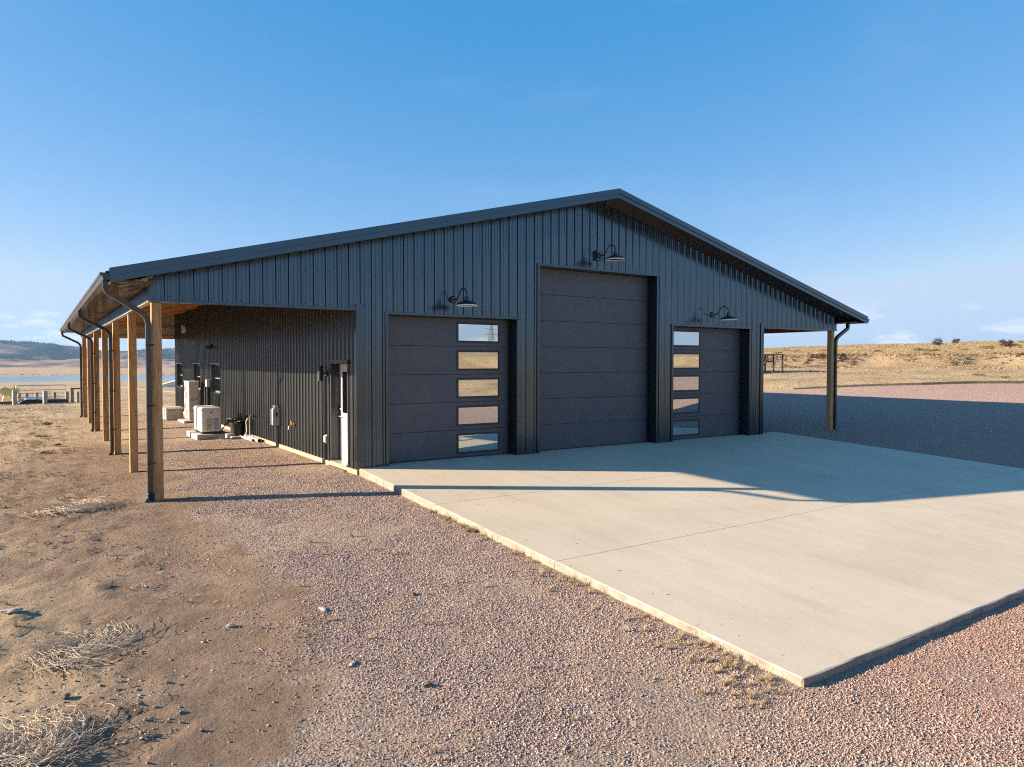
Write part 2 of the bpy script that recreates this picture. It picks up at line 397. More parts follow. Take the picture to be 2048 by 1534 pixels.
def mirror_pane(name, tint, rough=0.015, wav=0.0012):
    m, n, l, b = M(name); k = NB(m)
    b.inputs['Base Color'].default_value = (*tint, 1); b.inputs['Metallic'].default_value = 1.0; b.inputs['Roughness'].default_value = rough
    l.new(k.bump(k.noise(k.pos(), 2.2, 2, 0.4), wav), b.inputs['Normal']); return m
MAT['pane'] = mirror_pane('mirror_coated_pane', (0.58, 0.63, 0.64), 0.015, 0.0004)
MAT['sidepane'] = mirror_pane('dark_window_pane', (0.42, 0.45, 0.47), 0.02, 0.002)

def mat_concrete():
    m, n, l, b = M('broom_finished_concrete'); k = NB(m); v = k.pos()
    c = k.ramp(k.noise(v, 0.55, 7, 0.6), [(0.25, (0.54, 0.44, 0.315)), (0.5, (0.62, 0.51, 0.37)), (0.78, (0.675, 0.56, 0.415))])
    streak = k.noise(k.pos((3.4, 0.28, 1)), 1.5, 6, 0.62)
    c = k.mix(0.5, c, k.ramp(streak, [(0.3, (0.40, 0.40, 0.40)), (0.7, (0.60, 0.60, 0.60))]), 'SOFT_LIGHT')
    stain = k.mapr(k.noise(k.pos((1.0, .7, 1)), 0.8, 8, 0.7, 0.6), 0.58, 0.74)
    c = k.mix(k.math('MULTIPLY', stain, 0.34), c, (0.40, 0.33, 0.25))
    st2 = k.mapr(k.noise(k.pos((0.9, 0.9, 1)), 0.45, 6, 0.62, 1.5), 0.55, 0.7)
    c = k.mix(k.math('MULTIPLY', st2, 0.30), c, (0.66, 0.52, 0.36))
    sx = k.n('ShaderNodeSeparateXYZ'); l.new(v, sx.inputs[0])
    wob = k.math('MULTIPLY', k.math('SUBTRACT', k.noise(k.pos((0.01, 0.25, 1)), 1.0, 2), 0.5), 1.6)
    for cx in (5.35, 7.0, 1.35, 2.95):          # faint tyre tracks leading to the doors
        dd_ = k.math('ABSOLUTE', k.math('SUBTRACT', k.math('ADD', sx.outputs[0], wob), cx))
        tm = k.math('MULTIPLY', k.mapr(dd_, 0.05, 0.16, 1.0, 0.0), k.mapr(k.noise(k.pos((1.2, 0.5, 1)), 1.6, 6, 0.65), 0.42, 0.7))
        c = k.mix(k.math('MULTIPLY', tm, 0.22), c, (0.30, 0.255, 0.205))
    spot = k.mapr(k.noise(v, 9, 3, 0.5), 0.74, 0.8)
    c = k.mix(k.math('MULTIPLY', spot, 0.4), c, (0.2, 0.18, 0.16))
    fine = k.noise(v, 75, 4, 0.7)
    c = k.mix(0.35, c, k.ramp(fine, [(0.3, (0.4, 0.4, 0.4)), (0.7, (0.6, 0.6, 0.6))]), 'OVERLAY')
    l.new(c, b.inputs['Base Color']); b.inputs['Roughness'].default_value = 0.78; b.inputs['Specular IOR Level'].default_value = 0.35
    broom = k.noise(k.pos((4, 140, 4)), 1.0, 3, 0.6)
    l.new(k.bump(k.math('ADD', fine, k.math('MULTIPLY', broom, 0.8)), 0.0025, 0.7), b.inputs['Normal'])
    return m
MAT['concrete'] = mat_concrete()
MAT['slabside'] = paint('darkened_splashed_concrete', (0.30, 0.25, 0.20), 0.9, var=0.3, scale=7, bump=0.012, bscale=40, dirt=0.6)  # side tone darkened against glaring sun on the vertical edge, plus soil splash
MAT['padconcrete'] = paint('pad_concrete', (0.46, 0.42, 0.36), 0.85, var=0.15, scale=9, bump=0.002)

def mat_ground():
    m, n, l, b = M('dry_prairie_ground'); k = NB(m); v = k.pos()
    ga = k.attr('gravel'); da = k.attr('dirt'); ra = k.attr('red'); ba = k.attr('bank')
    edge = k.noise(v, 3.2, 6, 0.7)
    g = k.mapr(k.math('ADD', ga, k.math('MULTIPLY', k.math('SUBTRACT', edge, 0.5), 0.9)), 0.32, 0.68)
    # dry grass
    gn = k.noise(v, 0.35, 8, 0.62)
    grass = k.ramp(gn, [(0.25, (0.25, 0.18, 0.11)), (0.45, (0.42, 0.305, 0.185)), (0.62, (0.53, 0.395, 0.245)), (0.8, (0.33, 0.255, 0.15))])
    gf = k.noise(k.pos((1, 1, 1)), 6.5, 6, 0.75)
    grass = k.mix(0.6, grass, k.ramp(gf, [(0.3, (0.22, 0.22, 0.22)), (0.7, (0.74, 0.72, 0.66))]), 'OVERLAY')
    grass = k.mix(k.math('MULTIPLY', k.mapr(k.noise(v, 1.3, 7, 0.72), 0.56, 0.68), 0.55), grass, (0.20, 0.145, 0.085))
    sand = k.ramp(k.noise(v, 0.9, 7, 0.65), [(0.25, (0.33, 0.23, 0.14)), (0.5, (0.48, 0.345, 0.215)), (0.75, (0.59, 0.44, 0.285))])
    soil = k.ramp(k.noise(v, 1.7, 7, 0.68), [(0.25, (0.21, 0.14, 0.09)), (0.5, (0.31, 0.21, 0.14)), (0.78, (0.42, 0.295, 0.20))])
    base = k.mix(k.mapr(da, 0.05, 0.5), grass, sand)
    base = k.mix(k.mapr(k.math('ADD', da, k.math('MULTIPLY', k.math('SUBTRACT', k.noise(v, 0.8, 5), 0.5), 0.7)), 0.55, 0.95), base, soil)
    base = k.mix(ba, base, k.ramp(k.noise(v, 0.8, 6, 0.7), [(0.3, (0.30, 0.19, 0.10)), (0.7, (0.52, 0.36, 0.21))]))
    # gravel
    vo = k.n('ShaderNodeTexVoronoi', feature='F1'); vo.inputs['Scale'].default_value = 48; l.new(v, vo.inputs['Vector'])
    sepc = k.n('ShaderNodeSeparateColor'); l.new(vo.outputs['Color'], sepc.inputs[0])
    gl = k.ramp(sepc.outputs[0], [(0.0, (0.27, 0.195, 0.145)), (0.45, (0.38, 0.275, 0.21)), (0.8, (0.44, 0.325, 0.255)), (1.0, (0.56, 0.45, 0.37))])
    gr = k.ramp(sepc.outputs[0], [(0.0, (0.31, 0.19, 0.15)), (0.45, (0.43, 0.285, 0.23)), (0.8, (0.49, 0.34, 0.28)), (1.0, (0.60, 0.47, 0.40))])
    gr_ = k.mix(ra, gl, gr)
    patch = k.noise(v, 0.8, 6, 0.65)
    gr_ = k.mix(k.mapr(patch, 0.46, 0.68, 0.0, 0.75), gr_, (0.41, 0.295, 0.20))
    col = k.mix(g, base, gr_)
    l.new(col, b.inputs['Base Color']); b.inputs['Roughness'].default_value = 0.95; b.inputs['Specular IOR Level'].default_value = 0.15
    h1 = k.math('MULTIPLY', k.math('SUBTRACT', 1.0, vo.outputs['Distance']), g)
    h2 = k.math('MULTIPLY', k.noise(v, 14, 8, 0.72), k.math('SUBTRACT', 1.0, k.math('MULTIPLY', g, 0.6)))
    nb = k.bump(h1, 0.022, 0.9); nb = k.bump(h2, 0.06, 0.9, nb); nb = k.bump(k.noise(v, 55, 5, 0.7), 0.012, 0.8, nb)
    nb = k.bump(k.noise(v, 2.2, 8, 0.7), 0.10, 0.6, nb)
    l.new(nb, b.inputs['Normal'])
    return m
MAT['ground'] = mat_ground()
def mat_stone(name, stops):
    m, n, l, b = M(name); k = NB(m); oi = k.n('ShaderNodeObjectInfo')
    c = k.ramp(oi.outputs['Random'], stops)
    c = k.mix(0.35, c, k.ramp(k.noise(k.coord('Object'), 2.2, 4), [(0.3, (0.35, 0.35, 0.35)), (0.7, (0.65, 0.65, 0.65))]), 'OVERLAY')
    l.new(c, b.inputs['Base Color']); b.inputs['Roughness'].default_value = 0.92; b.inputs['Specular IOR Level'].default_value = 0.2
    return m
MAT['stone_l'] = mat_stone('pink_grey_gravel', [(0.0, (0.25, 0.165, 0.13)), (0.35, (0.365, 0.255, 0.205)), (0.7, (0.45, 0.325, 0.265)), (0.93, (0.51, 0.395, 0.33)), (1.0, (0.60, 0.50, 0.43))])
MAT['stone_r'] = mat_stone('red_gravel', [(0.0, (0.25, 0.135, 0.095)), (0.35, (0.36, 0.21, 0.155)), (0.7, (0.45, 0.285, 0.215)), (0.93, (0.52, 0.365, 0.295)), (1.0, (0.60, 0.47, 0.39))])
MAT['clod'] = mat_stone('soil_clods', [(0.0, (0.25, 0.18, 0.125)), (0.5, (0.38, 0.275, 0.195)), (1.0, (0.52, 0.40, 0.29))])
MAT['rock'] = paint('pale_rock', (0.40, 0.335, 0.27), 0.9, var=0.25, scale=14, bump=0.01, bscale=30)
MAT['darkrock'] = paint('dark_rock', (0.13, 0.10, 0.08), 0.9, var=0.3, scale=14, bump=0.01, bscale=30)
def mat_blade(name, stops, transl=0.25):
    m, n, l, b = M(name); k = NB(m); oi = k.n('ShaderNodeObjectInfo')
    c = k.ramp(oi.outputs['Random'], stops); l.new(c, b.inputs['Base Color'])
    b.inputs['Roughness'].default_value = 0.8; b.inputs['Specular IOR Level'].default_value = 0.15
    return m
MAT['drygrass'] = mat_blade('dry_grass_blades', [(0.0, (0.33, 0.24, 0.135)), (0.5, (0.48, 0.36, 0.215)), (0.85, (0.60, 0.47, 0.30)), (1.0, (0.37, 0.31, 0.17))])
MAT['sage'] = mat_blade('sagebrush_leaves', [(0.0, (0.15, 0.13, 0.065)), (0.5, (0.24, 0.205, 0.105)), (1.0, (0.33, 0.275, 0.15))])
MAT['weed'] = paint('bleached_dry_stalks', (0.60, 0.47, 0.33), 0.8, var=0.2, scale=30)
MAT['juniper'] = mat_blade('dark_bare_crown', [(0.0, (0.06, 0.038, 0.03)), (1.0, (0.10, 0.062, 0.048))])
MAT['pine'] = mat_blade('far_pine_needles', [(0.0, (0.025, 0.045, 0.03)), (1.0, (0.05, 0.075, 0.045))])

# ------------------------------------------------------------------ ground sheet
def axis(lo, hi, a, b, step, grow, grow2=1.045):
    mid = list(np.arange(a, b + step / 2, step)); out = []
    p, s = mid[-1], step
    while p < hi: s *= grow; p += s; out.append(min(p, hi))
    neg = []; p, s = mid[0], step
    while p > lo: s *= grow2; p -= s; neg.append(max(p, lo))
    return np.array(neg[::-1] + mid + out)
def grid_mesh(name, X, Y, Z, mat, smooth=True):
    nx, ny = X.shape
    me = bpy.data.meshes.new(name)
    co = np.stack([X, Y, Z], -1).reshape(-1, 3)
    idx = np.arange(nx * ny).reshape(nx, ny)
    q = np.stack([idx[:-1, :-1], idx[1:, :-1], idx[1:, 1:], idx[:-1, 1:]], -1).reshape(-1, 4)
    me.vertices.add(len(co)); me.vertices.foreach_set('co', co.ravel())
    me.loops.add(q.size); me.loops.foreach_set('vertex_index', q.ravel().astype(np.int32))
    me.polygons.add(len(q)); me.polygons.foreach_set('loop_start', np.arange(0, q.size, 4, dtype=np.int32))
    me.update(calc_edges=True); me.materials.append(mat)
    me.polygons.foreach_set('use_smooth', np.ones(len(q), dtype=bool))
    return me
def fattr(me, name, vals):
    a = me.attributes.new(name, 'FLOAT', 'POINT'); a.data.foreach_set('value', np.asarray(vals, np.float32).ravel())
gx = axis(-4000, 7000, -8.0, 3.0, 0.09, 1.028); gy = axis(-700, 7000, -11.5, 2.0, 0.09, 1.034)
GX, GY = np.meshgrid(gx, gy, indexing='ij'); GZ = ground_z(GX, GY)
gm = grid_mesh('ground', GX, GY, GZ, MAT['ground'])
gd, gw, gth = yard_d(GX, GY)
GM = gravel_mask(GX, GY)
fattr(gm, 'gravel', GM)
wdist = np.interp(GY, _gy, _gx) - GX
dirt = (1 - sst(wdist + 0.9 * fbm(GX * 0.5, GY * 0.5, 3, 61), 1.2, 4.2)) * (wdist > -1.5) * (1 - sst(GY, 4, 14)) + 0.35 * (1 - sst(wdist, 3, 10)) * sst(GY, -3, 2) * (1 - sst(GY, 25, 38))
fattr(gm, 'dirt', np.clip(dirt, 0, 1) * (gw < 0.5) + np.clip(dirt, 0, 1) * (gw >= 0.5) * (GX < 0))
fattr(gm, 'red', sst(GX, -1.0, 1.4))
bankd = 22 + 5 * fbm(GX * 0.05, GY * 0.05, 3, 77) + 0.9 * fbm(GX * 0.3, GY * 0.3, 3, 78)
fattr(gm, 'bank', np.clip(np.exp(-((gd - bankd - .75) / 1.1) ** 2) * gw * sst(fbm(GX * 0.12, GY * 0.12, 3, 90), -0.5, 0.1), 0, 1))
tag(link('ground', gm), kind='structure')

# lake
lk, n_, l_, b_ = M('lake_water'); kk = NB(lk)
b_.inputs['Base Color'].default_value = (0.05, 0.16, 0.19, 1); b_.inputs['Roughness'].default_value = 0.12
l_.new(kk.bump(kk.noise(kk.pos((1, 0.5, 1)), 0.5, 4), 0.05, 0.6), b_.inputs['Normal'])
mb = MB(); xs = np.linspace(-70, 1200, 60)
near0 = [585 + 6 * math.sin(x * 0.04) - 0.08 * x for x in xs]; farr = [858 + 10 * math.sin(x * 0.013 + 1) for x in xs]
near = [n0 - 12 for n0 in near0]
for i in range(59):
    mb.add([(xs[i], min(near[i], farr[i]), -12.0), (xs[i + 1], near[i + 1], -12.0), (xs[i + 1], farr[i + 1], -12.0), (xs[i], farr[i], -12.0)], [(0, 1, 2, 3)])
tag(mb.build('lake', lk), kind='structure')

# far hills
def mat_hill(name, a, b, c, tree):
    m, n, l, bb = M(name); k = NB(m); v = k.pos()
    col = k.ramp(k.noise(v, 0.006, 8, 0.6), [(0.3, a), (0.5, b), (0.72, c)])
    cut = k.mapr(k.noise(k.pos((1, .6, 4)), 0.011, 8, 0.65, 0.6), 0.55, 0.68)
    col = k.mix(k.math('MULTIPLY', cut, 0.75), col, (0.12, 0.085, 0.07))
    if tree > 0:
        t = k.mapr(k.noise(k.pos((1, 0.45, 1)), 0.0042, 9, 0.66), 0.56 - tree * 0.2, 0.66 - tree * 0.2)
        col = k.mix(t, col, (0.022, 0.038, 0.034))
    l.new(col, bb.inputs['Base Color']); bb.inputs['Roughness'].default_value = 1.0; bb.inputs['Specular IOR Level'].default_value = 0.05
    return m
def ridged(x, y, o, seed): return sum((1 - np.abs(fbm(x * 2 ** i, y * 2 ** i, 2, seed + i))) * 0.5 ** i for i in range(o)) / 1.9
hx, hy = np.meshgrid(np.linspace(-2200, 4300, 420), np.linspace(1500, 3300, 150), indexing='ij')
up = sst(hy, 1560, 2700)
hz = -11 + up * (17 + 12 * fbm(hx * 0.0014, hy * 0.0012, 3, 12)) + 22 * sst(hy, 1550, 1900) * (ridged(hx * 0.0042, hy * 0.0035, 4, 20) - 0.78) * 2.0
tag(link('badland_hills', grid_mesh('badland_hills', hx, hy, np.maximum(hz, -14), mat_hill('badland_grass', (0.21, 0.145, 0.105), (0.32, 0.235, 0.17), (0.42, 0.32, 0.235), 0.0))), kind='structure')
px_, py_ = np.meshgrid(np.linspace(-3400, 6600, 420), np.linspace(3300, 6400, 130), indexing='ij')
prof = np.interp(px_ - 0.12 * (py_ - 4800), [-3400, -400, -150, 60, 260, 420, 620, 900, 2500, 6600], [150, 138, 126, 112, 84, 74, 92, 100, 90, 80])
pz = -12 + prof * sst(py_, 3300, 4800) * (1 + 0.10 * fbm(px_ * 0.0025, py_ * 0.0025, 4, 30)) + 16 * fbm(px_ * 0.005, py_ * 0.004, 4, 33) * sst(py_, 3350, 3900)
tag(link('pine_hills', grid_mesh('pine_hills', px_, py_, np.maximum(pz, -14), mat_hill('pine_hill_grass', (0.15, 0.11, 0.085), (0.22, 0.165, 0.125), (0.31, 0.235, 0.175), 0.85))), kind='structure')

# ------------------------------------------------------------------ concrete apron
apron = empty('concrete_apron', (0, 0, 0)); tag(apron, kind='structure')
def slab(y0, y1, name):
    nx_, ny_ = 72, 26; mb = MB(); g = 0.0045
    xs = np.concatenate([[SLAB_X0], np.linspace(SLAB_X0 + .018, SLAB_X1, nx_ - 1)]); ys = np.concatenate([np.linspace(y0 - g, y1 + g + .018, ny_ - 1), [y1 + g]])
    rr = random.Random(int(-y0 * 10))
    def tp(i, j, dz=0):
        x, y = xs[i], ys[j]; zz = float(slab_z(x, y))
        if i == 0: x += rr.uniform(-.006, .010); zz -= rr.uniform(0.002, .010)
        if y1 < -9 and j == ny_ - 1: y += rr.uniform(-.004, .01); zz -= rr.uniform(0.002, .010)
        return (x, y, zz + dz)
    top = [[tp(i, j) for j in range(ny_)] for i in range(nx_)]
    vs = [p for r_ in top for p in r_]; I = lambda i, j: i * ny_ + j
    fs = [(I(i, j), I(i, j + 1), I(i + 1, j + 1), I(i + 1, j)) for i in range(nx_ - 1) for j in range(ny_ - 1)]
    ring = [I(i, 0) for i in range(nx_)] + [I(nx_ - 1, j) for j in range(1, ny_)] + [I(i, ny_ - 1) for i in range(nx_ - 2, -1, -1)] + [I(0, j) for j in range(ny_ - 2, 0, -1)]
    b0 = len(vs); vs += [(vs[i][0] + (-.008 if vs[i][0] < .05 else 0), vs[i][1] - (.006 if vs[i][1] < -9.6 else 0), vs[i][2] - 0.30) for i in ring]; n = len(ring)
    fs += [(ring[k], ring[(k + 1) % n], b0 + (k + 1) % n, b0 + k) for k in range(n)]
    ntop = (nx_ - 1) * (ny_ - 1)
    o = mb.add(vs, fs).build(name, MAT['concrete'], apron); o.data.materials.append(MAT['slabside'])
    o.data.polygons.foreach_set('material_index', [0 if abs(p_.normal.z) > .5 else 1 for p_ in o.data.polygons])
    return o
slab(0.26, -3.2, 'slab_panel'); slab(-3.2, -6.33, 'slab_panel'); slab(-6.33, SLAB_Y1, 'slab_panel')

# ------------------------------------------------------------------ the barn
barn = empty('pole_barn', (0, 0, 0))
tag(barn, 'long charcoal ribbed steel pole barn with open lean-tos and three overhead doors', 'barn')
def plane_wall(name, mat, fmap, segs):
    mb = MB()
    for u0, u1, v0, v1a, v1b in segs: mb.add([fmap(u0, v0), fmap(u1, v0), fmap(u1, v1b), fmap(u0, v1a)], [(0, 1, 2, 3)])
    return raw(mb, name, mat, barn)
fr = lambda u, v: (u, 0.06, v)
segs = []; u = 0.0
for a, b, h in DOORS:
    segs.append((u, a, -0.1, under(u) if u < XA else under(u), under(a))); u = b
    if a < XA < b: segs.append((a, XA, h, under(a), under(XA))); segs.append((XA, b, h, under(XA), under(b)))
    else: segs.append((a, b, h, under(a), under(b)))
segs.append((u, W, -0.1, under(u), under(W)))
segs.append((XL + .01, 0, H, under(XL), under(0))); segs.append((W, XR - .01, H, under(W), under(XR)))
front = plane_wall('front_wall', MAT['inner'], fr, segs)
op = [(a, b, -1, h) for a, b, h in DOORS] + [(XL - 1, 0.0, -1, H), (W, XR + 1, -1, H)]
fmF = lambda u, d, v: (u, -0.004 - d, v)
u = XL
while u < XR - 1e-3:
    u2 = min(u + 4 * PER, XR)
    if u < XA < u2:
        mb = ribbed(u, XA, lambda q: 0.0, under, fmF, op, XL); m2 = ribbed(XA, u2, lambda q: 0.0, under, fmF, op, XL); mb.add(m2.v, m2.f)
    else: mb = ribbed(u, u2, lambda q: 0.0, under, fmF, op, XL)
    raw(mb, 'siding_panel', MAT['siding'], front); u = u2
# screws on the front wall
mb = MB()
def hexhead(mb, c, nrm, r=0.011, h=0.007):
    c = Vector(c); n = Vector(nrm); a = n.orthogonal().normalized(); b = n.cross(a)
    vs = [c + (a * math.cos(k * math.pi / 3) + b * math.sin(k * math.pi / 3)) * r for k in range(6)]; vs += [p + n * h for p in vs]
    mb.add(vs, [(k, (k + 1) % 6, (k + 1) % 6 + 6, k + 6) for k in range(6)] + [tuple(range(6, 12))])
rows = [0.12, 0.85, 1.6, 2.35, 3.14, 3.75, 4.4, 5.0, 5.5]
k = 0; u = XL + 0.052
while u < XR:
    for zr in rows:
        if zr > under(u) - 0.12: continue
        if (u < 0 or u > W) and zr < H + .02: continue
        if any(a - .02 < u < b + .02 and zr < h + .05 for a, b, h in DOORS): continue
        hexhead(mb, (u, -0.004, zr + 0.01 * math.sin(u * 9)), (0, -1, 0))
    u += PER
raw(mb, 'screw_heads', MAT['black'], front)['kind'] = 'stuff'

# left and right side walls of the enclosed part
WINS = [(12.36, 13.8), (15.85, 17.18), (19.8, 21.2)]; WZ0, WZ1 = 1.0, 1.98
MD = (0.47, 1.45, -0.02, 2.06)
topL = lambda q: under(0) + 0.02
left = plane_wall('left_wall', MAT['inner'], lambda u, v: (0.05, u, v), [(0.06, MD[0], -.1, 4.3, 4.3), (MD[0], MD[1], MD[3], 4.3, 4.3), (MD[1], WINS[0][0], -.1, 4.3, 4.3)]
    + [s for i, (a, b) in enumerate(WINS) for s in ((a, b, -.1, WZ0, WZ0), (a, b, WZ1, 4.3, 4.3), (b, WINS[i + 1][0] if i < 2 else D - .06, -.1, 4.3, 4.3))])
opL = [MD] + [(a, b, WZ0, WZ1) for a, b in WINS]
v = 0.0
while v < D - 1e-3:
    v2 = min(v + 4 * PER, D)
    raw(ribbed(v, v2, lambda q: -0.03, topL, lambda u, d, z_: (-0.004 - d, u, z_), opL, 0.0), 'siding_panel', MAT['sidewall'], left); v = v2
mb = MB(); v = 0.055
while v < D - .1:
    for zr in (0.08, 0.75, 1.45, 2.2, 3.0, 3.7):
        if not any(a - .03 < v < b + .03 and z0 - .05 < zr < z1 + .05 for a, b, z0, z1 in opL): hexhead(mb, (-0.004, v, zr), (-1, 0, 0))
    v += PER
raw(mb, 'screw_heads', MAT['grey'], left)['kind'] = 'stuff'
right = plane_wall('right_wall', MAT['inner'], lambda u, v: (W - 0.05, u, v), [(0.06, D - .06, -.1, 4.3, 4.3)])
v = 0.0
while v < D - 1e-3:
    v2 = min(v + 4 * PER, D)
    raw(ribbed(v, v2, lambda q: -0.03, topL, lambda u, d, z_: (W + 0.004 + d, u, z_), (), 0.0), 'siding_panel', MAT['sidewall'], right); v = v2
back = plane_wall('back_wall', MAT['inner'], lambda u, v: (u, D - 0.07, v), [(0, XA, -.1, under(0), under(XA)), (XA, W, -.1, under(XA), under(W)), (XL + .02, 0, H, under(XL), under(0)), (W, XR - .02, H, under(W), under(XR))])
u = XL
while u < XR - 1e-3:
    u2 = min(u + 4 * PER, XR)
    opb = [(XL - 1, 0.0, -1, H), (W, XR + 1, -1, H)]
    if u < XA < u2:
        mb = ribbed(u, XA, lambda q: -.03, under, lambda a, d, z_: (a, D + .004 + d, z_), opb, XL); m2 = ribbed(XA, u2, lambda q: -.03, under, lambda a, d, z_: (a, D + .004 + d, z_), opb, XL); mb.add(m2.v, m2.f)
    else: mb = ribbed(u, u2, lambda q: -.03, under, lambda a, d, z_: (a, D + .004 + d, z_), opb, XL)
    raw(mb, 'siding_panel', MAT['siding'], back); u = u2

# eave-side header cladding over the post lines, with bottom trim
EAVE_Z = 3.32
for sx, xx in ((-1, XL), (1, XR)):
    hw = raw(MB().add([(xx - sx * .05, 0.06, H), (xx - sx * .05, D - .06, H), (xx - sx * .05, D - .06, EAVE_Z + .1), (xx - sx * .05, 0.06, EAVE_Z + .1)], [(0, 1, 2, 3)]), 'eave_wall', MAT['inner'], barn)
    v = 0.0
    while v < D - 1e-3:
        v2 = min(v + 4 * PER, D)
        raw(ribbed(v, v2, lambda q: H, lambda q: EAVE_Z + .02, lambda u, d, z_: (xx + sx * (.004 + d), u, z_), (), 0.0), 'siding_panel', MAT['siding'], hw); v = v2
    MB().box(min(xx + sx * .03, xx - sx * .06), max(xx + sx * .03, xx - sx * .06), -0.02, D, H - 0.025, H + 0.012).build('base_trim', MAT['galv'], hw)
# corner and opening trims of the front wall
def part(name, mat, *boxes, parent=barn, c=0.003):
    mb = MB()
    for b in boxes: mb.box(*b, c=c)
    return mb.build(name, mat, parent)
part('corner_trim', MAT['trim'], (-0.034, 0.10, -0.034, 0.0, -0.02, H + .10), (-0.034, -0.002, 0.001, 0.10, -0.02, H))
part('corner_trim', MAT['trim'], (W - 0.10, W + 0.034, -0.034, 0.0, -0.02, H + .10), (W + 0.002, W + .034, 0.001, 0.10, -0.02, H))
part('corner_trim', MAT['trim'], (XL - 0.034, XL + 0.09, -0.034, 0.0, H - .01, under(XL) - .01), (XL - 0.034, XL - .002, 0.001, .09, H - .01, EAVE_Z))
part('corner_trim', MAT['trim'], (XR - 0.09, XR + 0.034, -0.034, 0.0, H - .01, under(XR) - .01), (XR + 0.002, XR + .034, 0.001, .09, H - .01, EAVE_Z))
part('header_trim', MAT['trim'], (XL - .03, -.036, -0.040, 0.05, H - 0.035, H + 0.012))
part('header_trim', MAT['trim'], (W + .036, XR + .03, -0.040, 0.05, H - 0.035, H + 0.012))
for a, b, h in DOORS:
    part('jamb_trim', MAT['trim'], (a - .05, a + .015, -0.032, REC - .02, -0.02, h))
    part('jamb_trim', MAT['trim'], (b - .015, b + .05, -0.032, REC - .02, -0.02, h))
    part('head_trim', MAT['trim'], (a - .07, b + .07, -0.044, REC - .02, h, h + 0.05))

# overhead doors
def overhead(a, b, h, n, panes):
    d = MB().box(a - .02, b + .02, REC + .05, REC + .07, -.02, h + .02).build('overhead_door', MAT['doorframe'], barn)
    sh = h / n
    for i in range(n):
        z0 = i * sh + .0015; z1 = (i + 1) * sh - .0015; e = .005
        MB().prism([(REC + .045, z0), (REC + e, z0), (REC, z0 + e), (REC, z1 - e), (REC + e, z1), (REC + .045, z1)], 0, a + .016, b - .016).build('section', MAT['door'], d)
        if panes:
            x0, x1 = panes; pz0 = z0 + .12; pz1 = pz0 + .355; f = .04
            mb = MB()
            for q in ((x0 - f, x1 + f, pz0 - f, pz0), (x0 - f, x1 + f, pz1, pz1 + f), (x0 - f, x0, pz0, pz1), (x1, x1 + f, pz0, pz1)): mb.box(q[0], q[1], REC - .014, REC + .004, q[2], q[3], c=.002)
            mb.build('window_frame', MAT['doorframe'], d)
            MB().box(x0 + .001, x1 - .001, REC - .006, REC + .004, pz0 + .001, pz1 - .001).build('pane', MAT['pane'], d)
    part('bottom_seal', MAT['black'], (a + .02, b - .02, REC - .012, REC + .04, -.012, .022), parent=d)
    for xj in (a + .045, b - .045): part('weather_strip', MAT['black'], (xj - .028, xj + .028, REC - .022, REC - .003, 0.0, h - .01), parent=d)
    return d
overhead(*DOORS[0], 5, (2.38, 3.38)); overhead(*DOORS[1], 7, None); overhead(*DOORS[2], 5, (8.88, 9.86))

# roof
RO = 0.66                                   # rake overhang
EL, ER = -4.22, 16.40                       # eave ends
def rz(x, dz=0.0): return under(x) + 0.135 + dz
roof = MB()
for xa, xb in ((EL, XA), (XA, ER)):
    roof.prism([(xa, rz(xa)), (xb, rz(xb)), (xb, rz(xb) + .02), (xa, rz(xa) + .02)], 1, -RO + .02, D + RO - .02)
roof = roof.build('roof', MAT['inner'], barn)
v = -RO + .03
sl = math.sqrt(1 + SL * SL)
for side in (0, 1):
    v = -RO + .03
    while v < D + RO - .05:
        v2 = min(v + 4 * PER, D + RO - .03)
        xa, xb = (EL - .04, XA) if side == 0 else (XA, ER + .04)
        raw(ribbed(v, v2, lambda q: xa, lambda q: xb, lambda u, d, x: (x, u, rz(x) + .024 + d), (), -RO), 'roof_panel', MAT['siding'], roof); v = v2
part('ridge_cap', MAT['trim'], parent=roof) if False else None
mb = MB(); mb.prism([(XA - .2, rz(XA - .2) + .05), (XA, rz(XA) + .055), (XA + .2, rz(XA + .2) + .05), (XA + .2, rz(XA + .2) + .065), (XA, rz(XA) + .072), (XA - .2, rz(XA - .2) + .065)], 1, -RO - .02, D + RO + .02)
mb.build('ridge_cap', MAT['trim'], roof)
for yy, s in ((-RO, -1), (D + RO, 1)):
    for xa, xb in ((EL, XA), (XA, ER)):
        # upper rake trim and, set back a little, the fascia below it
        y0, y1 = sorted((yy - s * .002, yy + s * .030)); MB().prism([(xa, under(xa) + .088), (xb, under(xb) + .088), (xb, under(xb) + .205), (xa, under(xa) + .205)], 1, y0, y1).build('rake_trim', MAT['trim'], roof)
        y0, y1 = sorted((yy - s * .02, yy + s * .012)); MB().prism([(xa, under(xa) - .012), (xb, under(xb) - .012), (xb, under(xb) + .086), (xa, under(xa) + .086)], 1, y0, y1).build('fascia', MAT['trim'], roof)
        u = xa
        y0, y1 = sorted((yy - s * .02, 0.0 if s < 0 else D))
        while u < xb - 1e-3:
            u2 = min(u + 4 * PER, xb)
            raw(ribbed(u, u2, lambda q: y0, lambda q: y1, lambda q, d, t: (q, t, under(q) + .012 - d * .6), (), XA), 'soffit_panel', MAT['soffit'], roof); u = u2
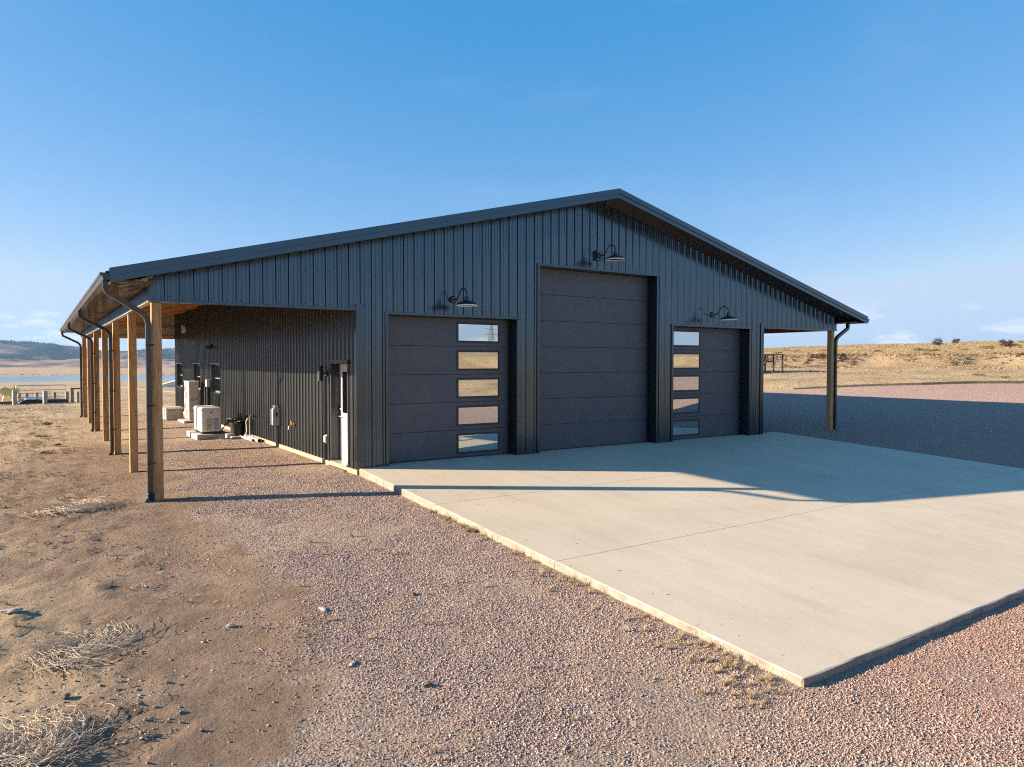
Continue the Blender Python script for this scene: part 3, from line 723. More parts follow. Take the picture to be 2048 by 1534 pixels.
for xe, xw, s in ((EL, XL, -1), (ER, XR, 1)):
    x0, x1 = sorted((xe + s * .0, xe - s * .025)); MB().box(x0, x1, -RO + .03, D + RO - .03, EAVE_Z - .02, EAVE_Z + .16).build('eave_fascia', MAT['trim'], roof)
    x0, x1 = sorted((xe - s * .02, xw)); v = 0.02
    v = -RO + .04
    while v < D + RO - .05:
        v2 = min(v + 4 * PER, D + RO - .04)
        raw(ribbed(v, v2, lambda q: x0, lambda q: x1, lambda q, d, t: (t, q, EAVE_Z - .002 - d), (), 0.0), 'soffit_panel', MAT['soffit'], roof); v = v2
    # K-style gutter
    gprof = [(0, .10), (0, 0), (.075, 0), (.085, .02), (.095, .055), (.125, .075), (.125, .108), (.108, .108), (.108, .085), (.08, .062), (.07, .012), (.012, .012), (.012, .10)]
    g = MB().prism([(xe + s * (.001 + a), EAVE_Z - .012 + b) for a, b in gprof], 1, -RO + .01, D + RO - .01).build('gutter', MAT['gutter'], barn)
    for yy in (-RO + .005, D + RO - .005):
        MB().prism([(xe + s * (.002 + a), EAVE_Z - .012 + b) for a, b in ((0, .10), (0, 0), (.075, 0), (.095, .055), (.125, .075), (.125, .108))], 1, yy - .006, yy + .006).build('end_cap', MAT['gutter'], g)

# posts, downspouts, rafters, purlins and header beams of both lean-tos
for s, xp in ((-1, XL + .012), (1, XR - .012)):
    x0, x1 = sorted((xp, xp - s * .15))
    for i in range(7):
        y0 = 0.012 + i * (D - .19) / 6
        gz = float(ground_z(np.array((x0 + x1) / 2), np.array(y0 + .07))) - .4
        post = MB().box(-.075, .075, -.075, .075, gz, H + .34, c=.004).build('post', MAT['post'], barn); post.location = ((x0 + x1) / 2, y0 + .075, 0)
        if i % 2 == 0:
            yd = y0 - .005; xd = xp + s * .052; xo = (EL if s < 0 else ER) + s * .045; yo = -RO + .16 if i == 0 else y0 + .05
            if s > 0: yo = yd
            w_ = .041
            def rect(path, mat, name, par):
                mb = MB(); n = len(path); pts = [Vector(p) for p in path]; vs = []
                for j, p in enumerate(pts):
                    t = (pts[min(j + 1, n - 1)] - pts[max(j - 1, 0)]).normalized()
                    side = Vector((0, 1, 0)); side = (side - t * side.dot(t)).normalized(); o2 = t.cross(side)
                    for a, b in ((-1, -1), (1, -1), (1, 1), (-1, 1)): vs.append(p + side * a * w_ * 1.15 + o2 * b * w_)
                fs = [(4 * j + k_, 4 * j + (k_ + 1) % 4, 4 * j + 4 + (k_ + 1) % 4, 4 * j + 4 + k_) for j in range(n - 1) for k_ in range(4)] + [(3, 2, 1, 0), tuple(4 * (n - 1) + k_ for k_ in range(4))]
                return mb.add(vs, fs).build(name, mat, par)
            zt = EAVE_Z - .01; gz2 = float(ground_z(np.array(xd), np.array(yd)))
            path = [(xo, yo, zt), (xo, yo, zt - .10), (xo - s * .02, yo + (yd - yo) * .03, zt - .17)]
            path += [(xd + s * .10, yo + (yd - yo) * .9, 2.80 + .06), (xd + s * .02, yo + (yd - yo) * .985, 2.80 - .03), (xd, yd, 2.80 - .12), (xd, yd, gz2 + .11), (xd + s * .02, yd - .01, gz2 + .03), (xd + s * .07, yd - .04, gz2 - .03)]
            ds = rect(path, MAT['gutter'], 'downspout', barn)
            for zb in (2.32, 1.32, 0.36): part('bracket', MAT['black'], (xd - .045, xd + .045, yd - .052, yd + .045, zb, zb + .03), (min(xd, xp - s * .03), max(xd, xp - s * .03), yd - .02, yd + .004, zb + .004, zb + .026), parent=ds)
            if i == 0 and s < 0:
                mb = MB()
                for q in range(7): mb.lathe([(.058 + .008 * (t_ % 2), gz2 - .02 + q * .024 + t_ * .012) for t_ in range(3)], 14, (xd, yd, 0))
                mb.build('drain_adapter', MAT['black'], ds)
        if i < 6:
            yb = 0.012 + (i + 1) * (D - .19) / 6
            mb = MB().box(x0 + .05, x1 - .05, 0, yb - y0 - .15 - .008, -.13, .13, c=.003); o = mb.build('header_beam', MAT['lumber_y'], barn); o.location = (0, y0 + .154, H + .145)
    xi, xo_ = (0.0, XL) if s < 0 else (W, XR)
    ny = 9
    for i in range(ny):
        yy = 0.12 + i * (D - .3) / (ny - 1)
        pz = lambda x, d: (x, rz(x) - d)
        a, b = (xo_ - s * .16, xi + s * .04)
        mb = MB().prism([pz(a, .10), pz(b, .10), pz(b, .36), pz(a, .36)], 1, -.04, .04); o = mb.build('rafter', MAT['lumber'], barn); o.location = (0, yy, 0)
    for i in range(6):
        x = xo_ - s * (.35 + i * .6)
        mb = MB().box(-.02, .02, .05, D - .1, -.095, -.005); o = mb.build('purlin', MAT['lumber_y'], barn); o.location = (x, 0, rz(x) - .006)
    for zz in (H + .07, 3.62):
        xe = xo_ - s * .17 if zz < 3.4 else xo_ - s * max(0.17, (zz + .25 - under(xo_)) / SL)
        a, b = sorted((xe, xi + s * .04))
        mb = MB().box(a, b, -.02, .02, -.07, .07); o = mb.build('girt', MAT['lumber'], barn); o.location = (0, D - .10, zz)

# skirt boards along the left wall
yy = -.03
for i, ln in enumerate((1.85, 3.65, 3.65, 3.65, 3.65, 3.65, 1.5)):
    mb = MB().box(-.042, -.006, .0015, ln - .0015, -.32, -.034, c=.002); o = mb.build('skirt_board', MAT['skirt'], barn); o.location = (0.0, yy, 0); yy += ln
MB().box(-.10, -.045, 1.0 - .5, 1.5, -.30, -.10).build('door_step', MAT['darkwood'], barn)

# entrance door in the left wall
y0, y1, z0, z1 = MD; r = .16
md = MB().box(r, r + .045, y0 + .03, y1 - .03, .0, z1 - .04, c=.003).build('entrance_door', MAT['whitedoor'], barn)
part('door_lining', MAT['doorframe'], (-.03, r + .05, y0 - .035, y0 + .028, -.03, z1), (-.03, r + .05, y1 - .028, y1 + .035, -.03, z1), (-.045, r + .05, y0 - .05, y1 + .05, z1 - .035, z1 + .045), parent=md)
part('sill', MAT['galv'], (-.06, r + .05, y0 + .03, y1 - .03, -.03, -.002), parent=md)
gy0, gy1, gz0, gz1 = y0 + .20, y1 - .20, 1.0, 1.86
part('glass_frame', MAT['whitedoor'], (r - .012, r - .0005, gy0 - .035, gy1 + .035, gz0 - .035, gz0), (r - .012, r - .0005, gy0 - .035, gy1 + .035, gz1, gz1 + .035), (r - .012, r - .0005, gy0 - .035, gy0, gz0, gz1), (r - .012, r - .0005, gy1, gy1 + .035, gz0, gz1), parent=md)
MB().box(r - .005, r - .001, gy0, gy1, gz0, gz1).build('pane', MAT['sidepane'], md)
hd = MB(); hd.lathe([(.032, 0), (.032, .012), (.014, .016), (.014, .055)], 14, (0, 0, 0), 0); hd.v = [(r - x, y1 - .09 + y, .92 + z_) for x, y, z_ in hd.v]; hd.tube([(r - .05, y1 - .09, .92), (r - .055, y1 - .15, .92), (r - .05, y1 - .21, .915)], .010, 8)
hd.build('handle', MAT['chrome'], md, True)
dbm = MB(); dbm.lathe([(.034, 0), (.034, .02), (.02, .028)], 14, (0, 0, 0), 0); dbm.v = [(r - x, y1 - .09 + y, 1.07 + z_) for x, y, z_ in dbm.v]; dbm.build('deadbolt', MAT['chrome'], md, True)

# windows in the left wall
for a, b in WINS:
    rr_ = .13
    wn = MB()
    for q in ((a + .004, a + .05, WZ0, WZ1), (b - .05, b - .004, WZ0, WZ1), (a + .05, b - .05, WZ0, WZ0 + .05), (a + .05, b - .05, WZ1 - .05, WZ1), (a + .05, b - .05, (WZ0 + WZ1) / 2 - .02, (WZ0 + WZ1) / 2 + .02)): wn.box(rr_ - .03, rr_ + .03, *q, c=.003)
    wn = wn.build('window', MAT['slot'], barn)
    MB().box(rr_ - .004, rr_ + .004, a + .05, b - .05, WZ0 + .05, WZ1 - .05).build('pane', MAT['sidepane'], wn)
    part('window_trim', MAT['trim'], (-.03, rr_ + .03, b - .002, b + .03, WZ0, WZ1), (-.03, rr_ + .03, a - .03, a + .002, WZ0, WZ1), (-.05, rr_ + .03, a - .06, b + .06, WZ1 + .001, WZ1 + .04), (-.055, rr_ + .03, a - .05, b + .05, WZ0 - .035, WZ0 - .001), parent=wn)
print('barn done')

# ------------------------------------------------------------------ things fixed to the barn
def gooseneck(x, zc, label, square=False):
    t = empty('gooseneck_lamp', (x, -.024, zc)); tag(t, label, 'lamp', 'gooseneck lamps above the overhead doors')
    mb = MB().lathe([(.001, -.045), (.055, -.045), (.075, -.02), (.075, .0)], 20, (0, 0, 0), 1); mb.build('wall_plate', MAT['gutter'], t, True)
    if square:
        MB().box(-.13, -.125, -.07, 0, -.11, .11).box(-.13, .08, -.006, 0, -.115, .115).box(-.13, .06, -.07, 0, -.118, -.112).build('mounting_box', MAT['trim'], t)
    P = [(0, -.04, 0), (0, -.12, -.005), (0, -.18, .01), (0, -.235, .06), (0, -.285, .135), (0, -.34, .18), (0, -.41, .196), (0, -.48, .18), (0, -.535, .135), (0, -.56, .08), (0, -.565, .02)]
    sm = []
    for i in range(len(P) - 1):
        p0, p1, p2, p3 = (Vector(P[max(i - 1, 0)]), Vector(P[i]), Vector(P[i + 1]), Vector(P[min(i + 2, len(P) - 1)]))
        for q in range(4):
            u_ = q / 4; sm.append(0.5 * ((2 * p1) + (-p0 + p2) * u_ + (2 * p0 - 5 * p1 + 4 * p2 - p3) * u_ ** 2 + (-p0 + 3 * p1 - 3 * p2 + p3) * u_ ** 3))
    sm.append(Vector(P[-1])); MB().tube(sm, .0135, 10).build('arm', MAT['bronze'], t, True)
    c = (0, -.565, 0)
    sh = MB().lathe([(.030, .035), (.040, .03), (.043, -.045), (.055, -.052), (.058, -.065), (.11, -.080), (.18, -.105), (.213, -.135), (.217, -.152)], 32, c); sh.build('shade', MAT['gutter'], t, True)
    MB().lathe([(.219, -.150), (.219, -.168), (.214, -.168), (.206, -.136), (.175, -.110), (.10, -.087), (.05, -.075), (.001, -.072)], 32, c).build('reflector', MAT['lampwhite'], t, True)
    MB().lathe([(.001, -.15), (.025, -.145), (.036, -.125), (.032, -.10), (.02, -.085), (.02, -.07)], 16, c).build('bulb', MAT['lampwhite'], t, True)
gooseneck(2.09, 3.36, 'black gooseneck barn lamp above the overhead door nearest the lean-to with the generator')
gooseneck(6.06, 4.60, 'highest black gooseneck barn lamp, above the tall middle overhead door', True)
gooseneck(10.01, 3.34, 'black gooseneck barn lamp above the right overhead door')

def wall_thing(name, label, cat, y, z_, rel=0): t = empty(name, (-.024, y, z_)); return tag(t, label, cat)
t = wall_thing('cylinder_wall_light', 'black up and down cylinder light beside the white entrance door', 'lamp', 1.68, 1.82)
MB().box(-.03, 0, -.06, .06, -.06, .06, c=.004).build('mount', MAT['black'], t)
MB().box(-.09, -.03, -.015, .015, -.02, .02).build('arm', MAT['black'], t)
MB().lathe([(.045, -.16), (.055, -.16), (.055, .16), (.045, .16), (.045, .12), (.001, .12)], 22, (-.145, 0, 0)).build('cylinder', MAT['black'], t, True)
t = wall_thing('floodlight', 'small black floodlight high on the side wall above the windows', 'floodlight', 13.67, 2.62)
MB().lathe([(.07, 0), (.07, -.03), (.03, -.05)], 16, (0, 0, 0), 0).build('base', MAT['black'], t, True)
for sg in (-1, 1):
    mb = MB(); mb.lathe([(.03, 0), (.055, .05), (.075, .13), (.07, .135), (.001, .12)], 16); rot = Matrix.Rotation(R(115), 4, 'X') @ Matrix.Rotation(R(sg * 25), 4, 'Y')
    mb.v = [tuple(Matrix.Translation((-.12, sg * .11 - .02, .0)) @ rot @ Vector(p)) for p in mb.v]; mb.tube([(-.03, 0, 0), (-.12, sg * .11 - .02, 0)], .014, 8); mb.build('lamp_head', MAT['black'], t, True)
t = wall_thing('wall_vent', 'small white arched vent hood high on the side wall', 'vent', 19.1, 3.42)
pr = [(-.2, -.16), (.2, -.16), (.2, .0)] + [(.2 * math.cos(a), .0 + .17 * math.sin(a)) for a in np.linspace(.25, math.pi - .25, 9)] + [(-.2, 0)]
MB().prism(pr, 0, -.10, -.0).build('hood', MAT['white'], t)
MB().box(-.108, -.101, -.11, .11, -.13, .04).build('opening', MAT['lumber'], t)
t = wall_thing('disconnect_box', 'grey electrical disconnect box halfway along the side wall', 'utility box', 5.4, .70)
MB().box(-.16, 0, -.13, .13, -.25, .20, c=.008).build('body', MAT['grey'], t)
MB().box(-.175, -.161, -.12, .12, -.24, .17, c=.004).build('cover', MAT['white'], t)
MB().box(-.13, -.02, -.09, .09, .201, .26, c=.006).build('hub', MAT['white'], t)
MB().box(-.10, -.06, -.155, -.131, -.02, .08, c=.003).build('switch_lever', MAT['black'], t)
MB().tube([(-.05, .03, -.25), (-.05, .03, -.75)], .02, 10).build('conduit', MAT['pvc'], t, True)
t = wall_thing('hose_bib', 'brass hose bib on the side wall between the grey box and the white door', 'faucet', 4.05, .54)
mb = MB().tube([(0, 0, 0), (-.09, 0, 0), (-.12, 0, -.03), (-.13, 0, -.09)], .018, 10).lathe([(.045, 0), (.045, -.01), (.02, -.02)], 14, (0, 0, 0), 0); mb.build('spout', MAT['brass'], t, True)
mb = MB()
for q in range(5): mb.lathe([(.012, -.01), (.02, 0), (.012, .01)], 8, (-.07, .04 * math.cos(q * 1.257), .075 + .04 * math.sin(q * 1.257)))
mb.tube([(-.07, 0, .01), (-.07, 0, .09)], .01, 8); mb.build('wheel_handle', MAT['brass'], t, True)
t = wall_thing('outlet_cover', 'small grey weatherproof outlet cover low on the wall beside the door', 'outlet', 1.72, .42)
MB().box(-.02, 0, -.06, .06, -.09, .09, c=.004).build('plate', MAT['grey'], t); MB().box(-.06, -.021, -.045, .045, -.075, .075, c=.012).build('bubble_cover', MAT['white'], t)
t = wall_thing('line_set_covers', 'two black refrigerant line covers rising beside the window', 'line cover', 14.35, .65)
for yo, hh in ((-.22, .50), (.2, .52)): MB().box(-.10, 0, yo - .06, yo + .06, -.75, hh, c=.01).build('cover', MAT['black'], t)
MB().box(-.13, 0, -.36, -.14, .53, .78, c=.01).build('junction_box', MAT['white'], t)

# ------------------------------------------------------------------ equipment standing in the left lean-to
def gz(x, y): return float(ground_z(np.array(float(x)), np.array(float(y))))
g0 = gz(-.95, 9.5)
p = tag(MB().box(-1.38, -.45, 8.8, 10.5, g0 - .15, -.03, c=.012).build('generator_pad', MAT['padconcrete']), 'concrete pad under the white generator', 'pad')
t = empty('standby_generator', (-.95, 9.6, -.03)); tag(t, 'white boxy standby generator with louvred end on a pad', 'generator')
x0, x1, y0, y1 = -.27, .27, -.6, .6
MB().box(x0 + .02, x1 - .02, y0 + .02, y1 - .02, 0, .06).build('base', MAT['black'], t)
MB().box(x0, x1, y0, y1, .06, .68, c=.02).build('housing', MAT['white'], t)
MB().prism([(x0 - .012, .68), (x1 + .012, .68), (x1 + .012, .70), (x1 - .03, .765), (x0 + .03, .765), (x0 - .012, .70)], 1, y0 - .012, y1 + .012).build('lid', MAT['white'], t)
for cx_ in (-.06, .12):
    for q in range(11): MB().box(cx_ - .075, cx_ + .075, y0 - .006, y0 - .001, .13 + q * .030, .143 + q * .030).build('louvre', MAT['slot'], t)
for q in range(4): MB().box(x0 - .004, x0 - .0005, y0 + .06, y0 + .16, .12 + q * .09, .155 + q * .09).build('side_vent', MAT['slot'], t)
for cx_ in (-.02, .05): MB().lathe([(.022, 0), (.022, -.006), (.001, -.007)], 14, (cx_, y0, .615), 1).build('badge', MAT['black'], t)
MB().lathe([(.012, 0), (.012, -.006), (.001, -.007)], 10, (cx_, y0 - .007, .615), 1).build('badge_mark', MAT['lampwhite'], t)
g1 = gz(-.4, 15.5)
tag(MB().box(-.78, -.12, 14.8, 16.15, g1 - .15, -.075, c=.012).build('heat_pump_pad', MAT['padconcrete']), 'concrete pad under the tall heat pump', 'pad')
t = empty('heat_pump', (-.4, 15.5, -.075)); tag(t, 'tall beige two-fan heat pump beside the wall', 'heat pump')
MB().box(-.17, .17, -.48, .48, .04, 1.40, c=.012).build('casing', MAT['beige'], t)
MB().box(-.15, .15, -.45, -.35, 0, .04).box(-.15, .15, .35, .45, 0, .04).build('feet', MAT['galv'], t)
MB().box(-.185, .185, -.495, .495, 1.401, 1.435, c=.008).build('lid', MAT['white'], t)
for zc in (.40, 1.05):
    MB().lathe([(.27, -.170), (.27, -.173), (.001, -.173)], 28, (0, .06, zc), 0).build('fan_opening', MAT['slot'], t)
    mb = MB()
    for rr_ in (.07, .13, .19, .25, .29): mb.tube([(-.185, .06 + rr_ * math.cos(a), zc + rr_ * math.sin(a)) for a in np.linspace(0, 2 * math.pi, 25)], .006, 5, False)
    for a in range(8): mb.tube([(-.187, .06, zc), (-.187, .06 + .29 * math.cos(a * .785), zc + .29 * math.sin(a * .785))], .005, 5)
    mb.build('fan_grille', MAT['beige'], t)
mb = MB()
for q in range(4): mb.box(-.12, .0, -.4835, -.4805, .70 + q * .03, .712 + q * .03)
mb.build('side_vent', MAT['slot'], t); MB().box(.03, .13, -.495, -.481, .76, .80, c=.006).build('grip', MAT['slot'], t)
t = empty('storage_box', (-.82, 17.15, gz(-.8, 17.1))); tag(t, 'low pale weathered wooden box left of the heat pump', 'box')
for q in range(4):
    MB().box(-.27, .27, -.56, -.53, .005 + q * .105, .105 + q * .105, c=.004).build('board', MAT['oldwood'], t)
    MB().box(-.30, -.27, -.56, .56, .005 + q * .105, .105 + q * .105, c=.004).build('board', MAT['white'], t)
    MB().box(.27, .30, -.56, .56, .005 + q * .105, .105 + q * .105, c=.004).build('board', MAT['oldwood'], t)
MB().box(-.33, .33, -.60, .60, .43, .465, c=.005).build('lid', MAT['white'], t)
bx_, by_ = -.33, 8.55; bz = gz(bx_, by_)
t = empty('black_tub', (bx_, by_, bz)); tag(t, 'tall black plastic tub with hose coiled over it by the wall', 'tub')
MB().lathe([(.001, .0), (.17, .0), (.21, .40), (.225, .40), (.225, .43), (.195, .43), (.155, .03), (.001, .03)], 24).build('tub', MAT['black'], t, True)
t = empty('black_hose', (bx_, by_, bz)); tag(t, 'loose black hose coiled on top of the black tub', 'hose')
hp = []
rr2 = random.Random(3)
for q in range(90):
    a = q * .28; hp.append(((.20 + .05 * math.sin(q * .37)) * math.cos(a) + .04 * math.sin(q * .2), (.24 + .05 * math.cos(q * .31)) * math.sin(a), .445 + .07 * math.sin(q * .23) + .0012 * q))
hp += [(-.22, .2, .44), (-.3, .5, .25), (-.36, .62, .04), (-.5, .4, .02), (-.52, -.1, .02), (-.3, -.4, .02), (-.05, -.5, .02), (.12, -.8, .02)]
MB().tube(hp, .017, 7).build('coil', MAT['black'], t, True)
MB().tube([(.25, -.35, .50), (.12, -.4, .52), (.0, -.38, .50), (-.06, -.2, .48), (0, 0, .46)], .02, 7).build('tail', MAT['black'], t, True)
t = empty('yard_hydrant', (-.10, 8.05, gz(-.1, 8.05))); tag(t, 'small yard hydrant with a pale hose hanging to the gravel', 'hydrant')
MB().tube([(0, 0, 0), (0, 0, .62)], .022, 10).build('pipe', MAT['galv'], t, True)
MB().tube([(.0, .05, .62), (0, -.02, .66), (-.02, -.22, .665), (-.02, -.36, .66)], .02, 8).build('lever', MAT['black'], t, True)
MB().tube([(-.02, -.02, .58), (-.07, -.04, .56), (-.10, -.05, .48), (-.10, -.06, .2), (-.14, -.1, .05), (-.22, -.2, .0)], .02, 8).build('hose', MAT['beige'], t, True)
MB().lathe([(.03, -.05), (.03, .05)], 12, (-.10, -.05, .45)).build('coupling', MAT['hose'], t, True)
for i, (xa, ya, xb, yb, rad, lab) in enumerate(((-.16, 8.6, -.16, 6.75, .055, 'thick grey plastic pipe lying along the skirt board'), (-.30, 8.4, -.24, 7.1, .04, 'thin grey plastic pipe lying on the gravel beside the thick one'))):
    pz_ = max(gz(xa, ya), gz(xb, yb)) + rad * .9
    o = MB().lathe([(rad, 0), (rad, 1), (rad * .85, 1), (rad * .85, 0)], 14); L_ = math.hypot(xb - xa, yb - ya); dv = Vector((xb - xa, yb - ya, 0)).to_track_quat('Z', 'Y').to_matrix()
    o.v = [tuple(Vector((xa, ya, pz_)) + dv @ Vector((x, y, z_ * L_))) for x, y, z_ in o.v]
    tag(o.build('plastic_pipe', MAT['pvc'], None, True), lab, 'pipe')
t = empty('concrete_blocks', (-.55, 8.75, gz(-.55, 8.6))); tag(t, 'grey concrete block and offcuts at the end of the generator pad', 'block')
MB().box(-.1, .12, -.35, -.1, -.02, .13, c=.01).build('block', MAT['padconcrete'], t); MB().box(-.02, .22, -.62, -.4, -.02, .07, c=.01).build('offcut', MAT['padconcrete'], t)

# ------------------------------------------------------------------ corral and clutter beyond the barn (left)
def fpost(x, y, hgt, w_, label, lean=0.0, mat='oldwood', cat='fence post', group=None):
    z_ = gz(x, y); o = MB().box(-w_ / 2, w_ / 2, -w_ / 2, w_ / 2, -.3, hgt, c=.015).build('fence_post', MAT[mat]); o.location = (x, y, z_); o.rotation_euler = (lean, lean * .7, .2 * lean + .3)
    return tag(o, label, cat, group)
fpost(-6.32, 40, .88, .22, 'thick weathered square post at the left end, in front of the yellow mixer')
fpost(-4.76, 40, .80, .22, 'thick weathered square post in the middle of the lumber pile')
fpost(-3.58, 41, .74, .18, 'weathered post at the right end of the tube gate')
fpost(-3.02, 40.3, .72, .16, 'short weathered post under the rail of the post frame')
for q, x in enumerate((-6.15, -5.75, -5.2, -4.7, -4.2)): fpost(x, 43.6, .66, .17, ('leftmost of', 'second from left of', 'middle one of', 'second from right of', 'rightmost of')[q] + ' the five grey posts behind the tube gate', .03 * math.sin(q * 3), group='posts behind the tube gate')
t = empty('post_frame', (-3.3, 40.6, gz(-3.3, 40.6))); tag(t, 'tall weathered brace frame of two posts and a top rail', 'fence')
MB().box(-.09, .09, -.09, .09, -.3, .86, c=.01).build('post', MAT['oldwood'], t); MB().box(1.32, 1.5, -.09, .09, -.3, .86, c=.01).build('post', MAT['oldwood'], t); MB().box(-.1, 1.55, -.07, .07, .863, .95, c=.01).build('rail', MAT['darkwood'], t)
t = empty('tube_gate', (-4.95, 42.4, gz(-4.95, 42.4))); tag(t, 'galvanised tube gate with rounded corner behind the lumber pile', 'gate')
w2, hg = 1.36, 1.12
MB().tube([(-w2, 0, .12), (-w2, 0, hg - .15), (-w2 + .04, 0, hg - .04), (-w2 + .15, 0, hg), (w2 - .15, 0, hg), (w2 - .04, 0, hg - .04), (w2, 0, hg - .15), (w2, 0, .12), (-w2, 0, .12)], .028, 8, False).build('frame', MAT['galv'], t, True)
for zz in (.35, .6, .82): MB().tube([(-w2, 0, zz), (w2, 0, zz)], .019, 8).build('bar', MAT['galv'], t, True)
for xx in (-.45, .45): MB().tube([(xx, .0, .12), (xx, 0, hg)], .012, 6).build('stay', MAT['galv'], t, True)
t = empty('lumber_pile', (-4.95, 41.0, gz(-4.95, 41.0))); tag(t, 'low pile of dark old lumber behind the square posts', 'lumber')
for q in range(16):
    lay = q // 4; mb = MB().box(-1.15 + rr2.uniform(-.15, .1), 1.2 + rr2.uniform(-.2, .2), -.09, .09, 0, .06, c=.004); o = mb.build('plank', MAT['darkwood' if q % 3 else 'oldwood'], t); o.location = (0, -.4 + (q % 4) * .26, lay * .075); o.rotation_euler = (0, rr2.uniform(-.03, .03), rr2.uniform(-.06, .06))
gx2, gy2 = np.meshgrid(np.linspace(-.7, .7, 22), np.linspace(-.6, .6, 18), indexing='ij')
tz = .36 - .55 * np.clip(-gx2 - .2, 0, 1) - .5 * np.clip(np.abs(gy2) - .45, 0, 1) + .05 * fbm(gx2 * 4, gy2 * 4, 3, 9)
o = link('tarp', grid_mesh('tarp', gx2, gy2, tz, MAT['tarp'])); o.location = (-5.55, 40.95, gz(-5.5, 41)); tag(o, 'crumpled blue grey tarp over the left end of the lumber pile', 'tarp')
t = empty('scrap_lumber', (-7.0, 40.6, gz(-7, 40.6))); tag(t, 'heap of rusty brown boards at the left edge under the mixer', 'lumber')
for q in range(8):
    o = MB().box(-.9, .75, -.07, .07, 0, .06, c=.004).build('plank', MAT['rust' if q % 2 else 'darkwood'], t); o.location = (rr2.uniform(-.2, .1), -.3 + (q % 4) * .2, (q // 4) * .07 + .03); o.rotation_euler = (0, rr2.uniform(-.05, .05), rr2.uniform(-.15, .15))
t = empty('cement_mixer', (-6.72, 42.2, gz(-6.7, 42.2))); tag(t, 'faded yellow cement mixer on legs beside the corral', 'cement mixer')
mb = MB().lathe([(.001, -.35), (.2, -.34), (.27, -.2), (.28, .0), (.2, .22), (.17, .26), (.15, .22), (.2, .0)], 20); rot = Matrix.Translation((-.18, 0, .78)) @ Matrix.Rotation(R(-68), 4, 'Y'); mb.v = [tuple(rot @ Vector(p)) for p in mb.v]; mb.build('drum', MAT['yellow'], t, True)
mb = MB().lathe([(.17, .265), (.001, .20)], 20); mb.v = [tuple(rot @ Vector(p)) for p in mb.v]; mb.build('drum_mouth', MAT['rust'], t, True)
MB().box(.0, .62, -.2, .2, .68, .98, c=.03).build('engine_cover', MAT['yellow'], t)
for a, b in ((-.25, -.2), (-.25, .2), (.2, -.2), (.2, .2)): MB().beam((a * .6, b * .6, .7), (a * 1.3, b * 1.2, -.05), .05, .05).build('leg', MAT['yellow'], t)
MB().tube([(.35, 0, .98), (.35, 0, 1.08), (.42, 0, 1.1)], .03, 8).build('exhaust', MAT['black'], t, True)
zz = gz(11, 104)
t = empty('white_scrap', (11.3, 104, zz)); tag(t, 'low white sheet metal cover lying in the field beyond the barn', 'cover')
MB().prism([(-1.2, -.2), (1.6, -.2), (1.6, .75), (.9, .95), (-1.2, .3)], 1, -.8, .8).build('cover', MAT['scrap'], t)
MB().prism([(-1.25, .31), (.9, .965), (1.65, .765), (1.65, .84), (.9, 1.04), (-1.25, .39)], 1, -.9, .9).build('top_sheet', MAT['scrap'], t)
# old loading frame beyond the right lean-to
fx, fy = 34.6, 16.6; fz = gz(fx, fy)
t = empty('timber_frame', (fx, fy, fz), R(-36)); tag(t, 'old dark timber frame stand with a flat top on the hillside', 'stand')
for q, (a, b) in enumerate(((-.95, -.6), (.75, -.6), (-.95, 1.2), (.75, 1.2), (-.1, 1.2), (-.95, 3.0), (.75, 3.0))): MB().box(a - .045, a + .045, b - .045, b + .045, -.5, 1.2).build('leg', MAT['darkwood'], t)
MB().beam((-.7, -.66, .0), (-.2, -.66, 1.15), .07, .05).build('brace', MAT['darkwood'], t); MB().beam((.05, -.66, .0), (.4, -.66, 1.15), .07, .05).build('brace', MAT['darkwood'], t)
MB().box(-.9, .7, 1.16, 1.22, .75, .84).build('cross_rail', MAT['darkwood'], t)
for q in range(18): MB().box(-1.1, .85, -.75 + q * .215, -.75 + q * .215 + .20, 1.2, 1.26).build('deck_board', MAT['darkwood'], t)
for q in range(5): MB().box(-1.03, -1.0, -.7, 3.1, .02 + q * .23, .24 + q * .23).build('added_side_board', MAT['darkwood'], t)  # hidden boarded side added, and deck run deep, to fill out the cast shadow
# dark edging along the far side of the gravel yard
edge = empty('yard_edging', (0, 0, 0)); tag(edge, 'dark timber edging between the gravel yard and the hillside', 'edging')
ths = np.radians(np.linspace(27, -40, 34))
pe = []
for a in ths:
    r_ = float(np.interp(math.degrees(a), _yt, _yr)) + .15; x, y = 5 + r_ * math.cos(a), -2 + r_ * math.sin(a); pe.append((x, y, gz(x, y)))
for q in range(len(pe) - 1):
    a, b = Vector(pe[q]), Vector(pe[q + 1]); d_ = (b - a) * .004; k_ = min(1.0, q / 8)
    MB().beam(a + d_ + Vector((0, 0, .02)), b - d_ + Vector((0, 0, .02)), .14, .10 + .12 * k_).build('timber', MAT['darkwood'], edge)

